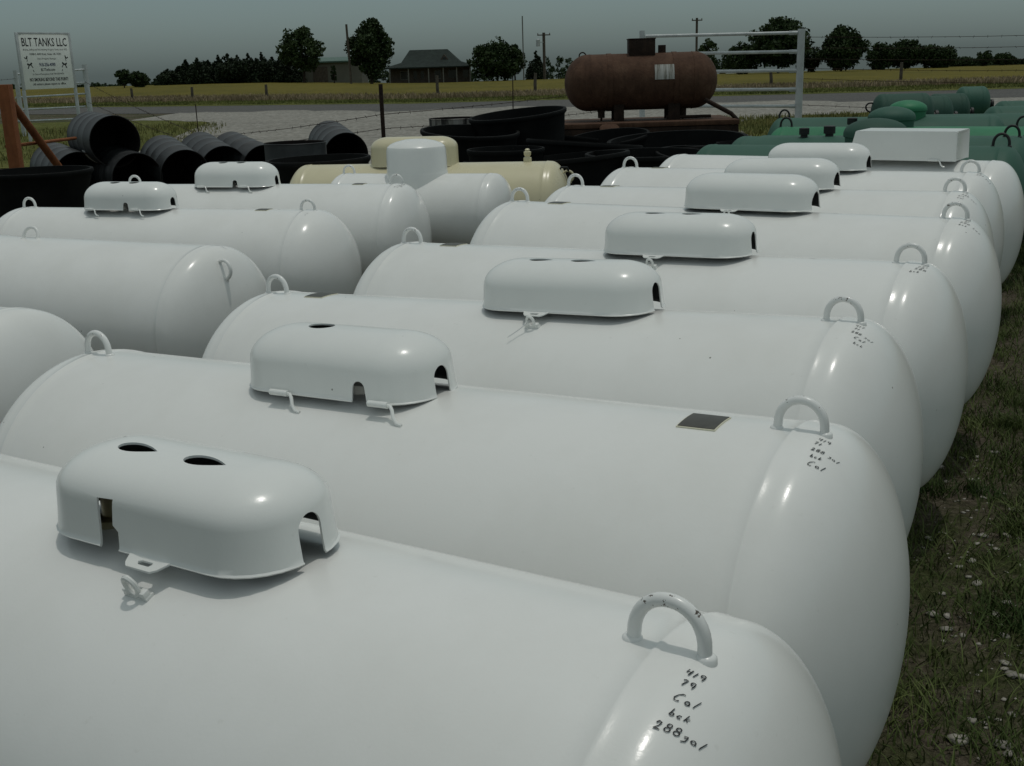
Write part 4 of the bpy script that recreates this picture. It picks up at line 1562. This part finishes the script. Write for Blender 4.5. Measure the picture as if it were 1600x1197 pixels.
def tree(px0, px1, ptop, pbase, D, label, kind='broad', mat='leaf', group=None, trunk_f=.14, name='tree', dens=1.0, lean=0.0):
    base = at((px0 + px1) / 2, pbase, D)
    zg = min(base.z, hg(base.x, base.y))
    top = at((px0 + px1) / 2, ptop, D).z
    H = top - zg
    W = (px1 - px0) / FPX * D
    t = empty(name, (base.x, base.y, zg))
    tag(t, label, 'tree', group)
    bm = bmesh.new()
    tr = max(.08, H * .022)
    add_tube(bm, [(0, 0, -.3), (.03 * H * random.uniform(-1, 1), 0, H * .25), (.03 * H * random.uniform(-1, 1), 0, H * .55), (0, 0, H * .85)], [tr * 1.2, tr, tr * .6, tr * .15], 8)
    cs, rs = [], []
    if kind == 'cedar':
        nl = int(22 * dens) + 6
        for i in range(nl):
            f = (i + .5) / nl
            z = H * (.04 + .95 * f)
            rad = W / 2 * (1 - f) ** .8
            m = max(1, int(9 * (1 - f)))
            for k in range(m):
                a = random.uniform(0, 6.28)
                q = rad * random.uniform(.35, .85)
                cs.append((q * math.cos(a), q * math.sin(a), z + random.uniform(-.03, .03) * H))
                rs.append(max(.06, rad * .34 * random.uniform(.6, 1.3)))
        V, F = leaf_cloud(cs, rs, 40, W * .03 + .05, 1.3)
    else:
        z0 = H * trunk_f
        nc = int(85 * dens)
        for i in range(nc):
            d = np.array([random.gauss(0, 1), random.gauss(0, 1), random.gauss(0, 1)])
            d /= np.linalg.norm(d)
            q = random.uniform(.45, 1.0) ** .6
            prof = 1.0
            zz = d[2] * q
            if kind == 'egg' and zz > 0:
                prof = 1 - .45 * zz
            if kind == 'lumpy':
                prof = 1 + .22 * math.sin(5 * math.atan2(d[1], d[0]) + 2.2 * zz)
            x = d[0] * q * W * .42 * prof + lean * W * zz
            y = d[1] * q * W * .42 * prof
            z = z0 + (H - z0) * (.5 + .46 * zz)
            cs.append((x, y, z))
            rs.append(W * random.uniform(.09, .17))
        for k in range(9):
            e = Vector(random.choice(cs))
            s_ = Vector((0, 0, H * random.uniform(.12, .4)))
            m_ = s_.lerp(e, .5) + Vector((0, 0, .04 * H))
            add_tube(bm, [s_, m_, e], [tr * .5, tr * .3, tr * .08], 6)
        V, F = leaf_cloud(cs, rs, 80, W * .026 + .06, .85)
    link('trunk', to_mesh(bm, 'trunk', 60), M['bark'], t)
    link('crown', tris_mesh('crown', V, F), M[mat], t)
    return t

tree(438, 513, 45, 130, 168, 'loose willowy tree with a forked trunk left of the tan shed', 'lumpy', 'leaf2', trunk_f=.22, dens=.9)
tree(543, 618, 27, 125, 160, 'tallest dense egg shaped tree beside a leaning utility pole', 'egg', 'leaf', dens=1.5, trunk_f=.10)
tree(738, 816, 65, 114, 175, 'round dark tree right of the farmhouse roof', 'lumpy', 'leaf', dens=1.1, trunk_f=.04)
tree(818, 858, 80, 114, 190, 'dark pointed conifer between the mast and the utility pole', 'cedar', 'cedar')
tree(788, 822, 72, 114, 185, 'bushy dark tree just left of the thin mast', 'broad', 'leaf', trunk_f=.03, dens=.6)
tree(181, 208, 108, 138, 150, 'small round tree, left of a close pair beyond the field', 'broad', 'leaf', 'small trees beyond the field', .2, dens=.5)
tree(200, 235, 113, 138, 152, 'small round tree, right of a close pair beyond the field', 'broad', 'leaf', 'small trees beyond the field', .1, dens=.6)
GC = 'dark conifers in the long windbreak row'
cx = [(248, 280, 112), (268, 296, 106), (280, 306, 95), (298, 324, 94), (314, 342, 98), (330, 358, 90), (345, 372, 87), (360, 388, 88), (378, 404, 86), (390, 416, 94), (400, 424, 84), (416, 440, 92), (430, 456, 86), (446, 470, 94), (300, 340, 102), (350, 400, 98), (395, 440, 100)]
for i, (x0, x1, y) in enumerate(cx):
    tree(x0 - 10, x1 + 10, y - 3, 130, 172 + (i % 3) * 2, 'dark conifer in the windbreak row left of the shed', 'cedar' if i < 14 else 'broad', 'cedar', GC, name='conifer_tree', dens=.9, trunk_f=.02)
tree(470, 480, 80, 128, 186, 'thin pointed conifer rising behind the tan shed', 'cedar', 'cedar', name='conifer_tree')
tree(517, 528, 100, 128, 165, 'small bushy shrub in front of the tan shed wall', 'broad', 'leaf', name='shrub', trunk_f=.02, dens=.5)
tree(1090, 1122, 60, 110, 150, 'slim ragged tree seen between the top gate rails', 'lumpy', 'leaf2', trunk_f=.1, dens=.5)
tree(1128, 1188, 68, 108, 160, 'broad low tree seen through the gate rails', 'broad', 'leaf', trunk_f=.04, dens=.9)
tree(1170, 1262, 30, 107, 158, 'largest dark tree behind the right gate post', 'lumpy', 'leaf', trunk_f=.12, dens=1.3)
tree(1240, 1285, 72, 107, 162, 'low dark tree just right of the gate post', 'broad', 'leaf', trunk_f=.02, dens=.7)
tree(1278, 1352, 43, 105, 158, 'tall rounded tree right of the gate', 'egg', 'leaf', trunk_f=.04, dens=1.3)
GR_ = 'dense trees of the right hand tree line'
tree(1350, 1400, 66, 105, 165, 'dense tree at the left end of the right hand tree line', 'broad', 'leaf', GR_, .02, dens=.9)
tree(1385, 1445, 62, 105, 167, 'dense tree at the middle of the right hand tree line', 'broad', 'leaf', GR_, .02, dens=1.0)
tree(1432, 1492, 71, 105, 165, 'dense tree at the right end of the right hand tree line', 'broad', 'leaf', GR_, .02, dens=.9)
tree(1486, 1528, 92, 104, 215, 'low hazy bush beyond the right hand tree line', 'broad', 'leaf', trunk_f=.02, dens=.6)
tree(1524, 1551, 80, 103, 175, 'small round tree, left of the far right pair', 'broad', 'leaf', 'small trees at the far right', .06, dens=.5)
tree(1551, 1586, 83, 103, 178, 'small round tree, wider one of the far right pair', 'broad', 'leaf', 'small trees at the far right', .04, dens=.6)
tree(1584, 1606, 93, 103, 200, 'small bush at the right picture edge on the horizon', 'broad', 'leaf', trunk_f=.04, dens=.4)
# far-off woods that read as one mass
def woods(name, segs, D, label):
    cs, rs = [], []
    for x0, x1, ytop, yb in segs:
        for i in range(int((x1 - x0) * .9)):
            px = random.uniform(x0, x1)
            b_ = at(px, yb, D)
            tp = at(px, ytop + random.uniform(0, 3) + 1.5 * math.sin(px * .3), D)
            f = random.uniform(0, 1)
            cs.append((b_.x, D + random.uniform(-6, 6), hg(b_.x, D) + (tp.z - hg(b_.x, D)) * f))
            rs.append(D * .0022)
    V, F = leaf_cloud(cs, rs, 34, D * .0011, .9)
    o = link(name, tris_mesh(name, V, F), M['leaf'])
    tag(o, label, 'woods', kind='stuff')
woods('distant_woods', [(0, 190, 133, 141), (225, 262, 128, 136), (560, 760, 112, 120)], 300, 'far off line of woods along the left horizon')
woods('distant_woods', [(852, 900, 90, 112), (1040, 1135, 92, 110), (1480, 1640, 98, 104)], 300, 'far off line of woods along the right horizon')

def pole(px, ptop, pb, D, r, label, arm=None, name='utility_pole', lean=0, box=False, mat='wood'):
    p = at(px, ptop, D)
    zg = hg(p.x, D)
    t = empty(name, (p.x, D, zg))
    tag(t, label, 'utility pole' if name == 'utility_pole' else 'mast')
    H = p.z - zg
    pipe_between('pole', (lean * H, 0, -.3), (0, 0, H), r, M[mat], t, 8)
    if arm:
        bm = bmesh.new()
        add_box(bm, (0, -.15, H - .35), (arm, .14, .16), .01)
        for s in (-.45, 0, .45):
            add_lathe(bm, [(0, .06), (.1, .08), (.22, .04), (.24, 0)], 8, 'Z', (s * arm, -.15, H - .27))
        link('crossarm', to_mesh(bm, 'crossarm', 30), M['wood'], t)
    if box:
        bm = bmesh.new()
        add_lathe(bm, [(0, 0), (0, .3), (1.0, .3), (1.1, .1), (1.1, 0)], 16, 'Z', (-.9, -.2, H - 2.0))
        add_box(bm, (-.45, -.15, H - 1.4), (.8, .1, .1), .01)
        link('transformer', to_mesh(bm, 'transformer', 30), M['galv'], t)
    return t
pole(541, 38, 127, 158, .15, 'bare wooden pole leaning against the tallest tree', lean=.02)
pole(849.5, 51, 113, 180, .22, 'wooden utility pole with crossarm and transformer left of the rusty tank', 2.0, box=True)
pole(1089, 28, 110, 180, .18, 'wooden utility pole with crossarm seen above the gate rails', 1.6)
pole(816, 25, 113, 180, .09, 'thin pale radio mast left of the utility pole', name='radio_mast', mat='trim')

# farmhouse
D = 178
gz = hg(at(670, 123, D).x, D)
x0, x1 = at(602, 123, D).x, at(742, 121, D).x
xc, W = (x0 + x1) / 2, x1 - x0
zt = at(668, 77, D).z - gz
zm = at(668, 97, D).z - gz
ze = at(668, 105, D).z - gz
t = empty('farmhouse', (xc, D, gz))
tag(t, 'low tan farmhouse under a steep dark hipped roof with wide eaves', 'house')
bm = bmesh.new()
add_box(bm, (0, 4.5, ze / 2 - .2), (W * .88, 9, ze + .4), 0)
link('wall', to_mesh(bm, 'wall', 30), M['brick'], t)
bm = bmesh.new()
def rect(hx, y0, y1, z, ox=0):
    return [bm.verts.new((ox - hx, y0, z)), bm.verts.new((ox + hx, y0, z)), bm.verts.new((ox + hx, y1, z)), bm.verts.new((ox - hx, y1, z))]
kx = FPX / D
lv = [rect(W * .5, -1.8, 10.8, ze - .12), rect(W * .5, -1.8, 10.8, ze + .05), rect(44 / kx, .6, 8.4, zm, (672 - 671) / kx), rect(29 / kx, 4.2, 4.8, zt, -3 / kx)]
for A, B in zip(lv, lv[1:]):
    for i in range(4):
        bm.faces.new((A[i], A[(i + 1) % 4], B[(i + 1) % 4], B[i]))
bm.faces.new(lv[-1])
bm.faces.new(lv[0][::-1])
roof = link('roof', to_mesh(bm, 'roof', 20), M['roof'], t)
bm = bmesh.new()
gx_ = (693 - 671) / kx
v = [bm.verts.new(p) for p in ((gx_ - .8, 1.2, zm + .1), (gx_ + .8, 1.2, zm + .1), (gx_, 1.2, zm + 1.1), (gx_ - .8, 4.2, zm + .1), (gx_ + .8, 4.2, zm + .1), (gx_, 4.2, zm + 1.1))]
for f in ((0, 1, 2), (0, 2, 5, 3), (1, 4, 5, 2), (3, 5, 4), (0, 3, 4, 1)):
    bm.faces.new([v[i] for i in f])
link('dormer', to_mesh(bm, 'dormer', 20), M['brick'], roof)
bm = bmesh.new()
add_box(bm, (gx_, 1.18, zm + .45), (.4, .05, .4), .005)
link('dormer_window', to_mesh(bm, 'dormer_window', 20), M['glass'], roof)
for px, w in ((632, 9), (649, 5), (660, 5), (683, 8), (705, 12), (725, 8)):
    ox = (px - 671) / kx
    bm = bmesh.new()
    add_box(bm, (ox, -.02, ze * .52), (w / kx * 1.0 + .16, .07, 1.3), .005)
    f_ = link('window', to_mesh(bm, 'window', 20), M['trim'] if px in (632, 683) else M['wood'], t)
    bm = bmesh.new()
    add_box(bm, (ox, -.045, ze * .52), (w / kx * 1.0, .06, 1.14), .005)
    link('pane', to_mesh(bm, 'pane', 20), M['glass'], f_)
for px in (612, 640, 670, 692, 712, 732):
    bm = bmesh.new()
    add_box(bm, ((px - 671) / kx, -1.5, ze / 2 - .1), (.16, .16, ze - .04), .01)
    link('porch_post', to_mesh(bm, 'porch_post', 20), M['trim'], t)

# shed
D = 176
gz = hg(at(530, 128, D).x, D)
x0, x1 = at(474, 129, D).x, at(566, 126, D).x
xc, W = (x0 + x1) / 2, x1 - x0
hh = at(530, 97, D).z - gz
t = empty('storage_shed', (xc, D, gz))
tag(t, 'tan metal shed with a green roof edge between the two big trees', 'shed')
bm = bmesh.new()
add_box(bm, (0, 4, hh / 2 - .2), (W, 8, hh + .4), 0)
link('wall', to_mesh(bm, 'wall', 30), M['metal_wall'], t)
bm = bmesh.new()
v = [bm.verts.new(p) for p in ((-W / 2 - .3, -.4, hh - .05), (W / 2 + .3, -.4, hh - .05), (W / 2 + .3, 4, hh + .55), (-W / 2 - .3, 4, hh + .55), (-W / 2 - .3, 8.4, hh - .05), (W / 2 + .3, 8.4, hh - .05))]
for f in ((0, 1, 2, 3), (3, 2, 5, 4)):
    bm.faces.new([v[i] for i in f])
r_ = bmesh.ops.extrude_face_region(bm, geom=list(bm.faces))
bmesh.ops.translate(bm, vec=(0, 0, .22), verts=[e for e in r_['geom'] if isinstance(e, bmesh.types.BMVert)])
link('roof', to_mesh(bm, 'roof', 20), M['metal_roof'], t)
bm = bmesh.new()
add_box(bm, (-W * .2, -.03, hh * .40), (2.2, .06, hh * .8), .01)
link('door', to_mesh(bm, 'door', 20), M['wood'], t)
